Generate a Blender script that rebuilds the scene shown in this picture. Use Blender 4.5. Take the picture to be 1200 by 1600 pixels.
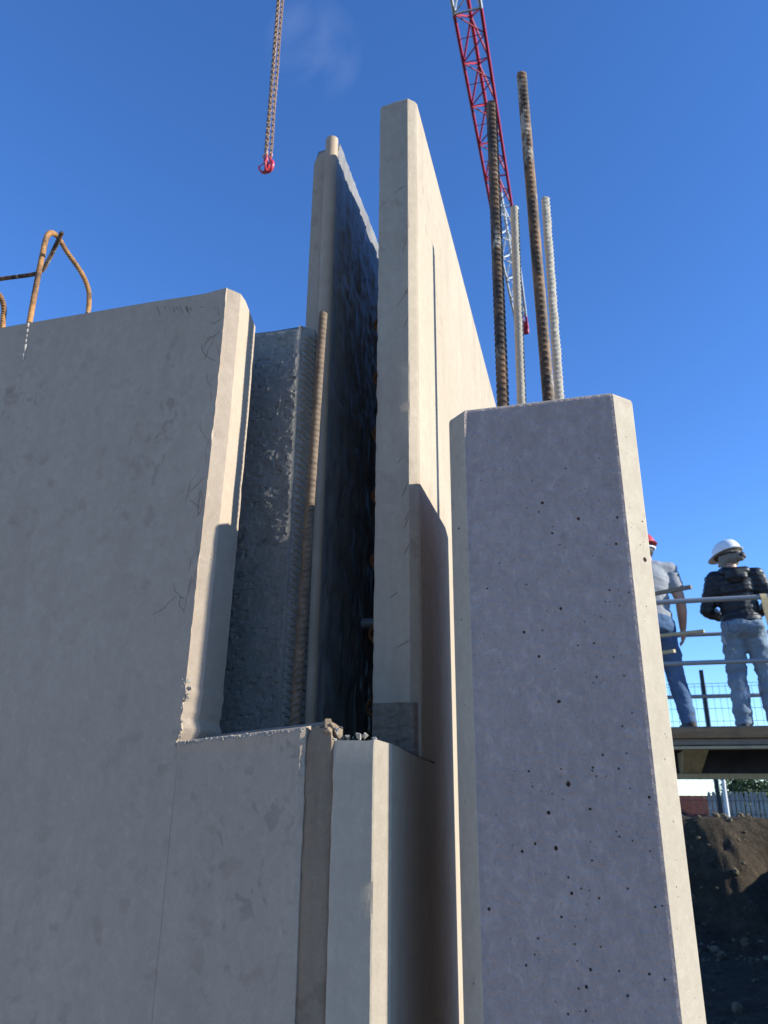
import bpy, bmesh, math, random
from mathutils import Vector, Matrix, Quaternion, noise
random.seed(7)
R = math.radians
scene = bpy.context.scene
for o in list(bpy.data.objects): bpy.data.objects.remove(o)

# ------------------------------------------------------------------ camera
EYE = 1.60
F_PX, CX, CY = 1198.0, 600.0, 800.0
ex = Vector((0.96574129, -0.08426644, -0.24544433))   # world axes seen from the camera (x right, y down, z forward)
ey = Vector((0.25938509, 0.34240373, 0.90303879))
ez = Vector((0.00794519, -0.93576645, 0.35253088))
cam_d = bpy.data.cameras.new('camera'); cam = bpy.data.objects.new('camera', cam_d)
scene.collection.objects.link(cam); scene.camera = cam
right = Vector((ex[0], ey[0], ez[0])); up = -Vector((ex[1], ey[1], ez[1])); fwd = Vector((ex[2], ey[2], ez[2]))
M = Matrix.Identity(4)
for i in range(3):
    M[i][0] = right[i]; M[i][1] = up[i]; M[i][2] = -fwd[i]
M[2][3] = EYE
cam.matrix_world = M
cam_d.sensor_fit = 'VERTICAL'; cam_d.sensor_height = 36.0; cam_d.sensor_width = 27.0
cam_d.lens = F_PX / 1600.0 * 36.0
cam_d.clip_start = 0.02; cam_d.clip_end = 6000
cam_d.dof.use_dof = True; cam_d.dof.focus_distance = 1.25; cam_d.dof.aperture_fstop = 11.7
scene.render.resolution_x = 768; scene.render.resolution_y = 1024

# ------------------------------------------------------------------ sky and sun
SUN = Vector((1.0, 0.012, 0.385)).normalized()       # direction towards the sun
sun_el = math.asin(SUN.z); sun_az = math.atan2(SUN.x, SUN.y)
world = bpy.data.worlds.new('World'); scene.world = world; world.use_nodes = True
wn = world.node_tree.nodes; wl = world.node_tree.links
for n in list(wn): wn.remove(n)
w_out = wn.new('ShaderNodeOutputWorld'); w_bg = wn.new('ShaderNodeBackground')
w_sky = wn.new('ShaderNodeTexSky'); w_sky.sky_type = 'NISHITA'; w_sky.sun_disc = False
w_sky.sun_elevation = sun_el; w_sky.sun_rotation = sun_az
w_sky.altitude = 2200; w_sky.air_density = 1.0; w_sky.dust_density = 0.0; w_sky.ozone_density = 4.0
w_bg.inputs['Strength'].default_value = 0.15
# one faint wisp of cirrus
w_tc = wn.new('ShaderNodeTexCoord')
w_noise = wn.new('ShaderNodeTexNoise'); w_noise.inputs['Scale'].default_value = 9.0; w_noise.inputs['Detail'].default_value = 6
w_noise.inputs['Distortion'].default_value = 0.6
wl.new(w_tc.outputs['Generated'], w_noise.inputs['Vector'])
w_dot = wn.new('ShaderNodeVectorMath'); w_dot.operation = 'DOT_PRODUCT'
w_dot.inputs[1].default_value = Vector((-0.2422, 0.5754, 0.7812)).normalized()
wl.new(w_tc.outputs['Generated'], w_dot.inputs[0])
w_m1 = wn.new('ShaderNodeMapRange'); w_m1.inputs['From Min'].default_value = 0.9984; w_m1.inputs['From Max'].default_value = 1.0
wl.new(w_dot.outputs['Value'], w_m1.inputs['Value'])
w_m2 = wn.new('ShaderNodeMapRange'); w_m2.inputs['From Min'].default_value = 0.42; w_m2.inputs['From Max'].default_value = 0.75
wl.new(w_noise.outputs['Fac'], w_m2.inputs['Value'])
w_mul = wn.new('ShaderNodeMath'); w_mul.operation = 'MULTIPLY'
wl.new(w_m1.outputs[0], w_mul.inputs[0]); wl.new(w_m2.outputs[0], w_mul.inputs[1])
w_mul2 = wn.new('ShaderNodeMath'); w_mul2.operation = 'MULTIPLY'; w_mul2.inputs[1].default_value = 0.07
wl.new(w_mul.outputs[0], w_mul2.inputs[0])
w_mix = wn.new('ShaderNodeMix'); w_mix.data_type = 'RGBA'; w_mix.inputs['B'].default_value = (6.5, 7.0, 7.8, 1)
wl.new(w_mul2.outputs[0], w_mix.inputs['Factor']); wl.new(w_sky.outputs[0], w_mix.inputs['A'])
w_hs = wn.new('ShaderNodeHueSaturation'); w_hs.inputs['Saturation'].default_value = 1.15; w_hs.inputs['Hue'].default_value = 0.508      # the clear sky's deep blue
wl.new(w_mix.outputs['Result'], w_hs.inputs['Color']); wl.new(w_hs.outputs[0], w_bg.inputs['Color']); wl.new(w_bg.outputs[0], w_out.inputs[0])

sun_d = bpy.data.lights.new('sun', 'SUN'); sun_d.energy = 4.0; sun_d.angle = R(0.53); sun_d.color = (0.975, 1.0, 0.92)
sun = bpy.data.objects.new('sun', sun_d); scene.collection.objects.link(sun)
sun.rotation_euler = SUN.to_track_quat('Z', 'Y').to_euler(); sun.location = (8, 0, 12)

vs = scene.view_settings
vs.view_transform = 'Standard'; vs.look = 'None'; vs.exposure = 1.1; vs.gamma = 1.0
try: vs.use_curve_mapping = False
except Exception: pass

# ------------------------------------------------------------------ helpers
def ray(px, py):
    d = Vector((px-CX, py-CY, F_PX)); return Vector((ex.dot(d), ey.dot(d), ez.dot(d)))
def at_y(px, py, y):          # where a photo pixel meets the upright plane at depth y
    r = ray(px, py); p = r*(y/r.y); return Vector((p.x, p.y, p.z+EYE))
def nz(x, y, z, s=1.0): return noise.noise(Vector((x*s, y*s, z*s)))
def fr(x, y, z, s=1.0, o=4): return noise.fractal(Vector((x*s, y*s, z*s)), 1.0, 2.0, o)

ORG = {}
def link(o): scene.collection.objects.link(o); return o
def tag(o, label=None, cat=None, group=None, kind=None):
    if label: o['label'] = label
    if cat: o['category'] = cat
    if group: o['group'] = group
    if kind: o['kind'] = kind
    return o
def thing(name, loc, label, cat, group=None):
    o = bpy.data.objects.new(name, None); link(o); o.location = loc; o.empty_display_size = 0.1
    ORG[o] = Vector(loc); return tag(o, label, cat, group)
def from_bm(name, bm, mat, parent=None, origin=None, smooth=None):
    org = ORG[parent] if parent else Vector(origin or (0, 0, 0))
    if org.length: bmesh.ops.translate(bm, verts=bm.verts, vec=-org)
    me = bpy.data.meshes.new(name); bm.to_mesh(me); bm.free()
    if smooth is not None:
        me.shade_smooth(); me.set_sharp_from_angle(angle=R(smooth))
    if mat: me.materials.append(mat)
    o = bpy.data.objects.new(name, me); link(o); ORG[o] = org
    if parent: o.parent = parent
    else: o.location = org
    return o
def bm_data(verts, faces):
    bm = bmesh.new(); vv = [bm.verts.new(v) for v in verts]
    for f in faces:
        try: bm.faces.new([vv[i] for i in f])
        except ValueError: pass
    return bm
def loft_bm(rings, caps=True):
    n = len(rings[0]); verts = [p for r in rings for p in r]; faces = []
    for k in range(len(rings)-1):
        a = k*n; b = a+n
        for i in range(n):
            j = (i+1) % n; faces.append((a+i, a+j, b+j, b+i))
    if caps:
        faces.append(tuple(range(n))[::-1]); faces.append(tuple((len(rings)-1)*n+i for i in range(n)))
    bm = bm_data(verts, faces)
    bmesh.ops.recalc_face_normals(bm, faces=bm.faces); return bm
def frange(a, b, step):
    n = max(1, int(round((b-a)/step))); return [a+(b-a)*i/n for i in range(n+1)]
def box(bm, a, b, bev=0.0):
    (x0, y0, z0), (x1, y1, z1) = a, b
    t = bm_data([(x0,y0,z0),(x1,y0,z0),(x1,y1,z0),(x0,y1,z0),(x0,y0,z1),(x1,y0,z1),(x1,y1,z1),(x0,y1,z1)],
                [(0,3,2,1),(4,5,6,7),(0,1,5,4),(1,2,6,5),(2,3,7,6),(3,0,4,7)])
    if bev: bmesh.ops.bevel(t, geom=list(t.edges), offset=bev, segments=1, affect='EDGES')
    m = bpy.data.meshes.new('t'); t.to_mesh(m); t.free(); bm.from_mesh(m); bpy.data.meshes.remove(m)
def boxobj(name, a, b, mat, parent=None, bev=0.003, origin=None):
    bm = bmesh.new(); box(bm, a, b, bev); return from_bm(name, bm, mat, parent, origin)
def frames(path):
    T = []
    for i in range(len(path)):
        t = path[min(i+1, len(path)-1)] - path[max(i-1, 0)]; T.append(t.normalized())
    up0 = Vector((0, 0, 1)) if abs(T[0].z) < .9 else Vector((1, 0, 0))
    n = (up0 - T[0]*up0.dot(T[0])).normalized(); N = [n]
    for i in range(1, len(T)):
        q = T[i-1].rotation_difference(T[i]); n = q @ N[-1]; n = (n - T[i]*n.dot(T[i])).normalized(); N.append(n)
    return T, N
def tube_bm(path, rad, seg=8, caps=True):
    path = [Vector(p) for p in path]; T, N = frames(path); rings = []
    for i, p in enumerate(path):
        r = rad[i] if isinstance(rad, (list, tuple)) else rad
        b = T[i].cross(N[i])
        rings.append([p + (N[i]*math.cos(2*math.pi*k/seg) + b*math.sin(2*math.pi*k/seg))*r for k in range(seg)])
    return loft_bm(rings, caps)
def tube(name, path, rad, mat, parent=None, seg=8, smooth=50, origin=None):
    return from_bm(name, tube_bm(path, rad, seg), mat, parent, origin, smooth)
def resample(pts, step):
    pts = [Vector(p) for p in pts]; out = [pts[0]]
    for a, b in zip(pts, pts[1:]):
        n = max(1, int((b-a).length/step))
        out += [a.lerp(b, k/n) for k in range(1, n+1)]
    return out
def spline(pts, n=10):       # Catmull-Rom
    P = [Vector(p) for p in pts]; P = [P[0]*2-P[1]] + P + [P[-1]*2-P[-2]]; out = []
    for i in range(1, len(P)-2):
        for k in range(n):
            t = k/n; a, b, c, d = P[i-1], P[i], P[i+1], P[i+2]
            out.append(.5*((2*b)+(c-a)*t+(2*a-5*b+4*c-d)*t*t+(3*b-a-3*c+d)*t**3))
    out.append(P[-2]); return out
def rebar(name, pts, d, mat, parent=None, roll=0.0, lump=0.0, pitch=0.60, seed=0, origin=None, ribh=.115):
    p = d*pitch; path = resample(pts, p/9.0); T, N = frames(path); seg = 20; rings = []; s = 0.0; r0 = d/2*.94
    for i, c in enumerate(path):
        if i: s += (path[i]-path[i-1]).length
        b = T[i].cross(N[i]); ring = []
        for k in range(seg):
            th = 2*math.pi*k/seg - math.pi; side = math.sin(th)
            ph = s/p + 1.25*abs(th)/math.pi
            rib = max(0.0, math.cos(2*math.pi*ph))**2.0 * abs(side)**.8
            lon = max(0.0, abs(math.cos(th))-.93)/.07
            h = d*(ribh*rib + .07*lon)
            if lump: h = h*(1-.45*min(1, lump*300)) + lump*max(-.3, nz(c.x*90+seed, c.y*90+side, c.z*90+math.cos(th)))*1.2 + lump*.6*nz(c.x*30+seed, c.z*30, side)
            h += d*.012*nz(c.z*70+seed, th*2, c.x*50)
            a = th+roll
            ring.append(c + (N[i]*math.cos(a) + b*math.sin(a))*(r0+h))
        rings.append(ring)
    e = rings[-1]; cc = sum(e, Vector())/seg
    rings.append([cc + (v-cc)*.8 + T[-1]*d*.06 for v in e])
    return from_bm(name, loft_bm(rings), mat, parent, origin, 40)
UNIT = {}
def rod(name, a, b, r, mat, parent, seg=8):     # a straight round bar sharing one mesh per material
    key = (mat.name, seg)
    if key not in UNIT:
        bm = tube_bm([(0, 0, 0), (0, 0, 1)], 1.0, seg)
        me = bpy.data.meshes.new('rod'); bm.to_mesh(me); bm.free(); me.materials.append(mat); me.shade_smooth(); me.set_sharp_from_angle(angle=R(50)); UNIT[key] = me
    a, b = Vector(a), Vector(b); o = bpy.data.objects.new(name, UNIT[key]); link(o)
    d = b-a; org = ORG[parent]; o.parent = parent
    o.matrix_local = Matrix.Translation(a-org) @ d.to_track_quat('Z', 'Y').to_matrix().to_4x4() @ Matrix.Diagonal((r, r, d.length, 1))
    ORG[o] = org; return o

# ------------------------------------------------------------------ materials
class NT:
    def __init__(s, name):
        s.m = bpy.data.materials.new(name); s.m.use_nodes = True; s.t = s.m.node_tree
        s.b = s.t.nodes['Principled BSDF']; s.tc = s.t.nodes.new('ShaderNodeTexCoord')
    def n(s, typ, **kw):
        x = s.t.nodes.new('ShaderNode'+typ)
        for k, v in kw.items(): setattr(x, k, v)
        return x
    def l(s, a, b): s.t.links.new(a, b)
    def mapping(s, scale=(1, 1, 1), loc=(0, 0, 0), rot=(0, 0, 0)):
        m = s.n('Mapping'); m.inputs['Scale'].default_value = scale; m.inputs['Location'].default_value = loc; m.inputs['Rotation'].default_value = rot
        s.l(s.tc.outputs['Object'], m.inputs['Vector']); return m.outputs[0]
    def noise(s, scale, detail=4, rough=.55, vec=None, dist=0):
        x = s.n('TexNoise'); x.inputs['Scale'].default_value = scale; x.inputs['Detail'].default_value = detail
        x.inputs['Roughness'].default_value = rough; x.inputs['Distortion'].default_value = dist
        s.l(vec or s.tc.outputs['Object'], x.inputs['Vector']); return x.outputs['Fac']
    def rng(s, v, a, b, c=0., d=1., smooth=False):
        x = s.n('MapRange'); x.interpolation_type = 'SMOOTHSTEP' if smooth else 'LINEAR'
        for k, q in zip(('From Min', 'From Max', 'To Min', 'To Max'), (a, b, c, d)): x.inputs[k].default_value = q
        s.l(v, x.inputs['Value']); return x.outputs[0]
    def math(s, op, a, b):
        x = s.n('Math', operation=op)
        for i, v in enumerate((a, b)):
            if isinstance(v, (int, float)): x.inputs[i].default_value = v
            else: s.l(v, x.inputs[i])
        return x.outputs[0]
    def mix(s, f, a, b, mode='MIX'):
        x = s.n('Mix', data_type='RGBA', blend_type=mode)
        for k, v in (('Factor', f), ('A', a), ('B', b)):
            i = x.inputs[k]
            if k == 'Factor': i = x.inputs[0]
            if k == 'A': i = x.inputs[6]
            if k == 'B': i = x.inputs[7]
            if isinstance(v, (int, float)): i.default_value = v
            elif isinstance(v, tuple): i.default_value = (*v, 1) if len(v) == 3 else v
            else: s.l(v, i)
        return x.outputs[2]
    def voro(s, scale, vec=None, feature='F1', rnd=1.0):
        x = s.n('TexVoronoi', feature=feature); x.inputs['Scale'].default_value = scale; x.inputs['Randomness'].default_value = rnd
        s.l(vec or s.tc.outputs['Object'], x.inputs['Vector']); return x.outputs['Distance']
    def bump(s, h, strength, dist, prev=None):
        x = s.n('Bump'); x.inputs['Strength'].default_value = strength; x.inputs['Distance'].default_value = dist
        s.l(h, x.inputs['Height'])
        if prev: s.l(prev, x.inputs['Normal'])
        return x.outputs[0]
    def out(s, col, rough=.8, nrm=None, spec=.3, metal=0.):
        if isinstance(col, tuple): s.b.inputs['Base Color'].default_value = (*col, 1)
        else: s.l(col, s.b.inputs['Base Color'])
        if isinstance(rough, (int, float)): s.b.inputs['Roughness'].default_value = rough
        else: s.l(rough, s.b.inputs['Roughness'])
        s.b.inputs['Specular IOR Level'].default_value = spec; s.b.inputs['Metallic'].default_value = metal
        if nrm: s.l(nrm, s.b.inputs['Normal'])
        return s.m

def concrete(name, a, b, stain=(.10, .10, .10), stain_amt=.5, streak=.25, fine=.0006, mid=.0012, pits=.3, rough=.82, spots=.5, mott=.28, psc=150, bsc=38, splash=()):
    t = NT(name)
    big = t.noise(2.6, 6, .6); col = t.mix(t.rng(big, .32, .68, 0, 1, True), a, b)
    sv = t.mapping((26, 26, 2.2)); st = t.noise(1.0, 5, .6, sv)                       # upright streaks
    col = t.mix(t.math('MULTIPLY', t.rng(st, .45, .75), streak), col, tuple(c*.72 for c in a))
    mo = t.noise(34, 5, .65); col = t.mix(t.rng(mo, .3, .7, .0, .32), col, tuple(c*.80 for c in a))
    sp = t.noise(32, 2, .5, None, .3); reg = t.noise(1.7, 2, .5)
    spm = t.math('MULTIPLY', t.rng(sp, .60, .68), t.rng(reg, .47, .60)); col = t.mix(t.math('MULTIPLY', spm, spots), col, stain)
    wet = t.noise(3.3, 4, .6, t.mapping((1, 1, .35), (3.1, 1.7, .4))); col = t.mix(t.math('MULTIPLY', t.rng(wet, .58, .75), stain_amt), col, stain)
    m2 = t.noise(75, 6, .72, t.mapping((1.25, 1.25, .8)), .5); col = t.mix(t.rng(m2, .36, .64, mott, 0), col, tuple(c*.66 for c in a))
    col = t.mix(t.rng(m2, .56, .76, 0, mott*.9), col, tuple(min(1, c*1.22) for c in b))
    for q, (cx_, cz_, rx_, rz_) in enumerate(splash):                  # clusters of dried slurry splashes
        mp = t.mapping((1/rx_, 0, 1/rz_), (-cx_/rx_, 0, -cz_/rz_)); ln = t.n('VectorMath', operation='LENGTH'); t.l(mp, ln.inputs[0])
        dr_ = t.noise(62, 2, .55, t.mapping((1, 1, .6), (q*3.3, 1, q)), .4); f_ = t.math('MULTIPLY', t.rng(dr_, .60, .66), t.rng(ln.outputs['Value'], .4, 1.0, 1, 0))
        col = t.mix(t.math('MULTIPLY', f_, .55), col, tuple(c*.55 for c in a))
    if splash:                                                          # fine trowel and handling scuffs
        for ang in (.35, -.5, 1.2):
            sc_ = t.noise(3.0, 3, .6, t.mapping((60, 1, 2.2), (ang, 0, 1), (0, ang, 0))); col = t.mix(t.rng(sc_, .70, .78, 0, .16), col, tuple(min(1, c*1.35) for c in b))
    gr = t.noise(420, 2, .6); col = t.mix(t.rng(gr, .3, .7, 0, .16), col, tuple(min(1, c*1.18) for c in b))
    vp = t.voro(psc); hole = t.rng(vp, .05, .13, 1, 0)
    rp = t.noise(28, 2); hole = t.math('MULTIPLY', hole, t.rng(rp, .55, .62)); col = t.mix(t.math('MULTIPLY', hole, pits), col, tuple(c*.3 for c in a))
    n1 = t.bump(t.noise(260, 4, .6), .5, fine); n2 = t.bump(t.noise(bsc, 4, .6), .5, mid, n1); n3 = t.bump(hole, -.6*pits, .002, n2)
    return t.out(col, t.rng(mo, .3, .7, rough-.08, rough+.08), n3, .3)

M_wall = concrete('concrete_warm_grey', (.392, .290, .208), (.440, .330, .241), (.27, .185, .13), .12, .30, .0009, .0014, .6, splash=((.135, 2.19, .075, .24), (.345, 1.52, .10, .22), (-.18, 2.27, .12, .08), (.395, 1.63, .05, .12)))
M_skin = concrete('concrete_buff_smooth', (.385, .300, .216), (.432, .342, .250), (.25, .175, .125), .6, .6)
M_col = concrete('concrete_slate_grey', (.395, .288, .240), (.455, .336, .284), (.29, .21, .172), .5, .30, .0025, .012, .25, .62, .35, .55, 150, 105)
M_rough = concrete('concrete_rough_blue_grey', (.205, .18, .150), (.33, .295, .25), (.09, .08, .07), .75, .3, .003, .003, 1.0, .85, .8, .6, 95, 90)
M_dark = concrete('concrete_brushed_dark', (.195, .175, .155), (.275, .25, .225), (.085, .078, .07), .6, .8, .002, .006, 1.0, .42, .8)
M_mortar = concrete('mortar_brown_grey', (.225, .155, .100), (.29, .207, .138), (.14, .096, .064), .5, .5, .0025, .004, .5, .9)
M_patch = concrete('concrete_broken_dark', (.205, .150, .108), (.285, .215, .16), (.12, .09, .065), .6, .3, .003, .007, 1.0, .95, .6, .7, 90, 80)
M_cham = concrete('concrete_buff_bounce', (.402, .322, .236), (.455, .368, .274), (.30, .215, .155), .35, .3, .0005, .001, .5)  # buff concrete, its colour warmed for light bounced off the lit wall
M_slab = concrete('concrete_bounce_slab', (.46, .39, .31), (.54, .46, .37), (.32, .27, .21), .5, 0)  # pale warm tone raised to strengthen the added slab's bounce
M_crumb = concrete('mortar_pale', (.31, .27, .225), (.42, .37, .31), (.22, .19, .155), .3, 0, .001, .002, .3, .9)
def simple(name, col, rough=.6, spec=.4, metal=0., var=.25, scale=20, bump=0., bscale=60, col2=None):
    t = NT(name); f = t.noise(scale, 5, .6)
    c = t.mix(t.rng(f, .3, .7), col, col2 or tuple(x*(1-var) for x in col))
    nb = t.bump(t.noise(bscale, 4), .6, bump) if bump else None
    return t.out(c, t.rng(f, .3, .7, max(.05, rough-.08), min(1, rough+.08)), nb, spec, metal)
def rebar_mat(name, cement, lo=.25, rust=.5):
    t = NT(name)
    base = t.mix(t.rng(t.noise(45, 5, .7), .35, .7), (.022, .017, .014), (.07, .044, .028))
    base = t.mix(t.math('MULTIPLY', t.rng(t.noise(28, 4, .7, t.mapping((1, 1, .5), (4, 2, 1))), .42, .62), rust), base, (.27, .14, .066))
    cm = t.rng(t.noise(16, 5, .7, t.mapping((1.6, 1.6, .6), (1, 5, 2))), .62-cement*.6, .70-cement*.55)
    cc = t.mix(t.noise(120, 3), (.30, .255, .205), (.44, .385, .315))
    col = t.mix(cm, base, cc)
    return t.out(col, t.rng(cm, 0, 1, .58, .9), t.bump(t.noise(500, 3), .5, .0006), .25)
M_bar_dark = rebar_mat('steel_dark', .02, rust=.5)
M_bar_brown = rebar_mat('steel_brown', .08, rust=.75)
M_bar_cement = rebar_mat('steel_cement_coated', 1.05)
M_bar_rust = simple('steel_brown_dusty', (.085, .054, .032), .7, .35, 0, .5, 40, .0004, 500, (.19, .125, .078))
def rusty():
    t = NT('steel_orange_rust'); c = t.mix(t.rng(t.noise(40, 5, .7), .3, .7), (.22, .095, .035), (.50, .255, .09))
    c = t.mix(t.rng(t.noise(22, 5, .7), .46, .62), c, (.10, .055, .035)); c = t.mix(t.rng(t.noise(60, 4, .7, t.mapping((1, 1, 1), (3, 1, 2))), .62, .72), c, (.42, .36, .29)); return t.out(c, .8, t.bump(t.noise(600, 3), .5, .0004), .3)
M_loop = rusty()
M_lattice = simple('steel_lattice_rust', (.17, .075, .032), .85, .2, 0, .6, 60)
M_strip = simple('seal_strip_beige', (.43, .30, .195), .55, .4, 0, .25, 14, .0005, 80)
M_red = simple('paint_crane_red', (.47, .018, .045), .42, .5, 0, .35, 3)
M_white_steel = simple('paint_crane_white', (.62, .63, .64), .45, .5, 0, .25, 3)
M_hook = simple('paint_hook_red', (.62, .045, .06), .35, .6, 0, .3, 30)
M_hook_eye = simple('paint_hook_worn', (.62, .30, .24), .45, .5, 0, .3, 40)
M_chain = simple('steel_chain_tan', (.46, .27, .135), .5, .5, .1, .5, 25)
M_rope = simple('steel_rope', (.12, .12, .12), .5, .5, .6)
def wood(name, a, b, axis=0):
    t = NT(name); sc = [18, 18, 18]; sc[axis] = 1.2
    g = t.noise(2.2, 6, .65, t.mapping(tuple(sc)), .4); c = t.mix(t.rng(g, .3, .7), a, b)
    c = t.mix(t.rng(t.noise(5, 4), .55, .75, 0, .6), c, tuple(x*.45 for x in a))
    return t.out(c, .8, t.bump(g, .5, .004), .25)
M_wood = wood('timber_weathered', (.20, .11, .05), (.32, .195, .10))
M_wood_grey = wood('timber_grey', (.17, .125, .085), (.27, .205, .145))
M_wood_pale = wood('timber_pale', (.36, .27, .155), (.50, .39, .235))
M_wood_y = wood('timber_joist', (.30, .21, .10), (.44, .33, .18), 1)
M_ply = simple('plywood_dark', (.055, .05, .05), .7, .3, 0, .4, 6)
M_tube = simple('steel_galvanised', (.34, .33, .32), .5, .5, .3, .35, 12)
M_strap = simple('webbing_tan', (.58, .43, .23), .8, .2, 0, .4, 60)
M_fence = simple('fence_dark_green', (.018, .024, .026), .5, .4)
M_picket = simple('fence_concrete_pale', (.40, .375, .33), .85, .2, 0, .5, 2.5, .004, 30)
M_pole = simple('pole_white', (.66, .64, .60), .6, .3, 0, .2, 8)
M_roof = simple('roof_tile_red', (.19, .07, .05), .8, .3, 0, .4, 4)
M_render = simple('house_render_pale', (.50, .44, .40), .85, .2, 0, .15, 1.5)
M_glass = simple('window_glass_dark', (.03, .035, .04), .1, .6)
M_bark = simple('bark_brown', (.085, .06, .04), .9, .2, 0, .4, 10, .01, 30)
M_leaf = simple('leaf_dark_green', (.035, .062, .018), .6, .3, 0, .5, 1.3, 0, 1, (.075, .105, .03))
M_skin_h = simple('skin_tanned', (.47, .245, .16), .5, .4, 0, .12, 18)
M_hair = simple('hair_dark', (.03, .022, .018), .6, .4, 0, .4, 60)
M_hair_g = simple('hair_ash', (.24, .20, .155), .65, .3, 0, .35, 60)
M_helmet_w = simple('helmet_white', (.80, .78, .76), .32, .5, 0, .06, 12)
M_helmet_r = simple('helmet_red', (.50, .05, .06), .32, .5, 0, .15, 12)
M_tshirt = simple('cotton_grey', (.30, .30, .315), .9, .15, 0, .2, 30, .003, 14)
M_puffer = simple('nylon_black', (.010, .010, .013), .5, .4, 0, .3, 12, .003, 40)
M_boot = simple('boot_dark', (.05, .04, .035), .7, .3)
def jeans(name, a, b, worn):
    t = NT(name); c = t.mix(t.rng(t.noise(5, 4, .6), .3, .7), a, b)
    c = t.mix(t.math('MULTIPLY', t.rng(t.noise(4.2, 4, .65, t.mapping((1, 1, .6), (2, 3, 1.4))), .60, .70), worn), c, (.74, .75, .76))
    return t.out(c, .9, t.bump(t.noise(16, 3), .6, .012), .15)
M_jeans = jeans('denim_pale', (.115, .155, .20), (.225, .275, .325), .9)
M_jeans_d = jeans('denim_blue', (.05, .085, .16), (.095, .15, .24), .25)
def soil():
    t = NT('soil_brown'); c = t.mix(t.rng(t.noise(1.1, 7, .65), .3, .7), (.055, .039, .025), (.105, .078, .052))
    c = t.mix(t.rng(t.noise(9, 5, .7), .35, .7), c, (.038, .028, .019))
    c = t.mix(t.rng(t.noise(26, 3, .6), .66, .74), c, (.26, .21, .14))
    b1 = t.bump(t.noise(14, 6, .7), .8, .06); b2 = t.bump(t.noise(60, 4, .7), .7, .015, b1)
    return t.out(c, .95, b2, .1)
M_soil = soil()
M_clod = simple('soil_stone_pale', (.20, .15, .095), .95, .15, 0, .7, 9, .01, 30)
M_fibre = simple('fibre_dark', (.06, .045, .036), .9, .1)

# ------------------------------------------------------------------ ground with its pit
def terrain(x, y):
    wob = .35*fr(x*.35, y*.35, 0, 1, 3)
    def edge(d):                     # d > 0 outside the pit edge
        t = max(0., min(1., (d+.95)/1.05)); return t*t*(3-2*t)
    d = max(x-3.9-.5*nz(y*.5, 3, 1), -14-x, y-12.9-wob*.8-.35*nz(x*.9, 7, 2), -9-y)
    top = -.20; e = edge(d)
    h = -1.62+(top+1.62)*e
    h += (.22*fr(x, y, 1.3, 1.1, 5))*math.sin(math.pi*min(1, max(0, e)))*1.1
    h += .17*fr(x*2.3, y*2.3, 5, 1, 5)*(1 if d > -2.2 else .35)*(1 if d < -.3 else (.25 if d > .0 else .25-2.5*d))
    if y > 14:
        k = min(1, (y-14)/40.); h -= .55*min(1, (y-14)/18.) + (4.3*max(0, (y-34)/26.) if y < 60 else 4.3)
    elif d > 3: h -= .1
    return h+EYE
xs = [-3000, -900, -300, -120, -60, -36] + frange(-24, -16, 2) + frange(-15, -1, 1.0)[0:-1] + frange(-1, .2, .2)[0:-1] + frange(.2, 3.2, .035) + frange(3.3, 6, .1) + [7, 9, 12, 17, 24, 34, 60, 120, 300, 900, 3000]
ys = [-3000, -900, -300, -100, -40, -20, -14] + frange(-11, 6, .8) + frange(6.3, 10.6, .08) + frange(10.64, 14.2, .035) + frange(14.5, 20, .5) + [22, 25, 28, 31, 34, 38, 43, 48, 54, 60, 70, 90, 150, 300, 900, 3000]
gv = [(x, y, terrain(x, y)) for y in ys for x in xs]; nx = len(xs)
gf = [(j*nx+i, j*nx+i+1, (j+1)*nx+i+1, (j+1)*nx+i) for j in range(len(ys)-1) for i in range(nx-1)]
g = from_bm('ground', bm_data(gv, gf), M_soil, smooth=60); tag(g, kind='structure')

sl = boxobj('bounce_slab', (-10, -7, -.12), (2.6, 5.4, .06), M_slab, None, .01, (-3, 0, -.12)); tag(sl, kind='structure')  # unseen pale slab, added to bounce warm light onto the shaded walls
# loose clods and stones on the bank
cl = bmesh.new()
for i in range(260):
    x = random.uniform(.3, 3.6); y = random.uniform(10.3, 13.4) if i % 4 else random.uniform(7, 11)
    s = random.choice((.02, .03, .03, .045, .07)); z = terrain(x, y)
    m = Matrix.Translation((x, y, z+s*.3)) @ Quaternion(Vector((random.random(), random.random(), random.random())).normalized(), random.random()*6).to_matrix().to_4x4() @ Matrix.Diagonal((s, s*random.uniform(.6, 1), s*random.uniform(.5, .9), 1))
    r = bmesh.ops.create_icosphere(cl, subdivisions=1, radius=1.0)
    for v in r['verts']: v.co = m @ (v.co*(1+.3*nz(v.co.x*2+i, v.co.y*2, v.co.z*2)))
tag(from_bm('soil_clods', cl, M_clod), kind='stuff')

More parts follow.
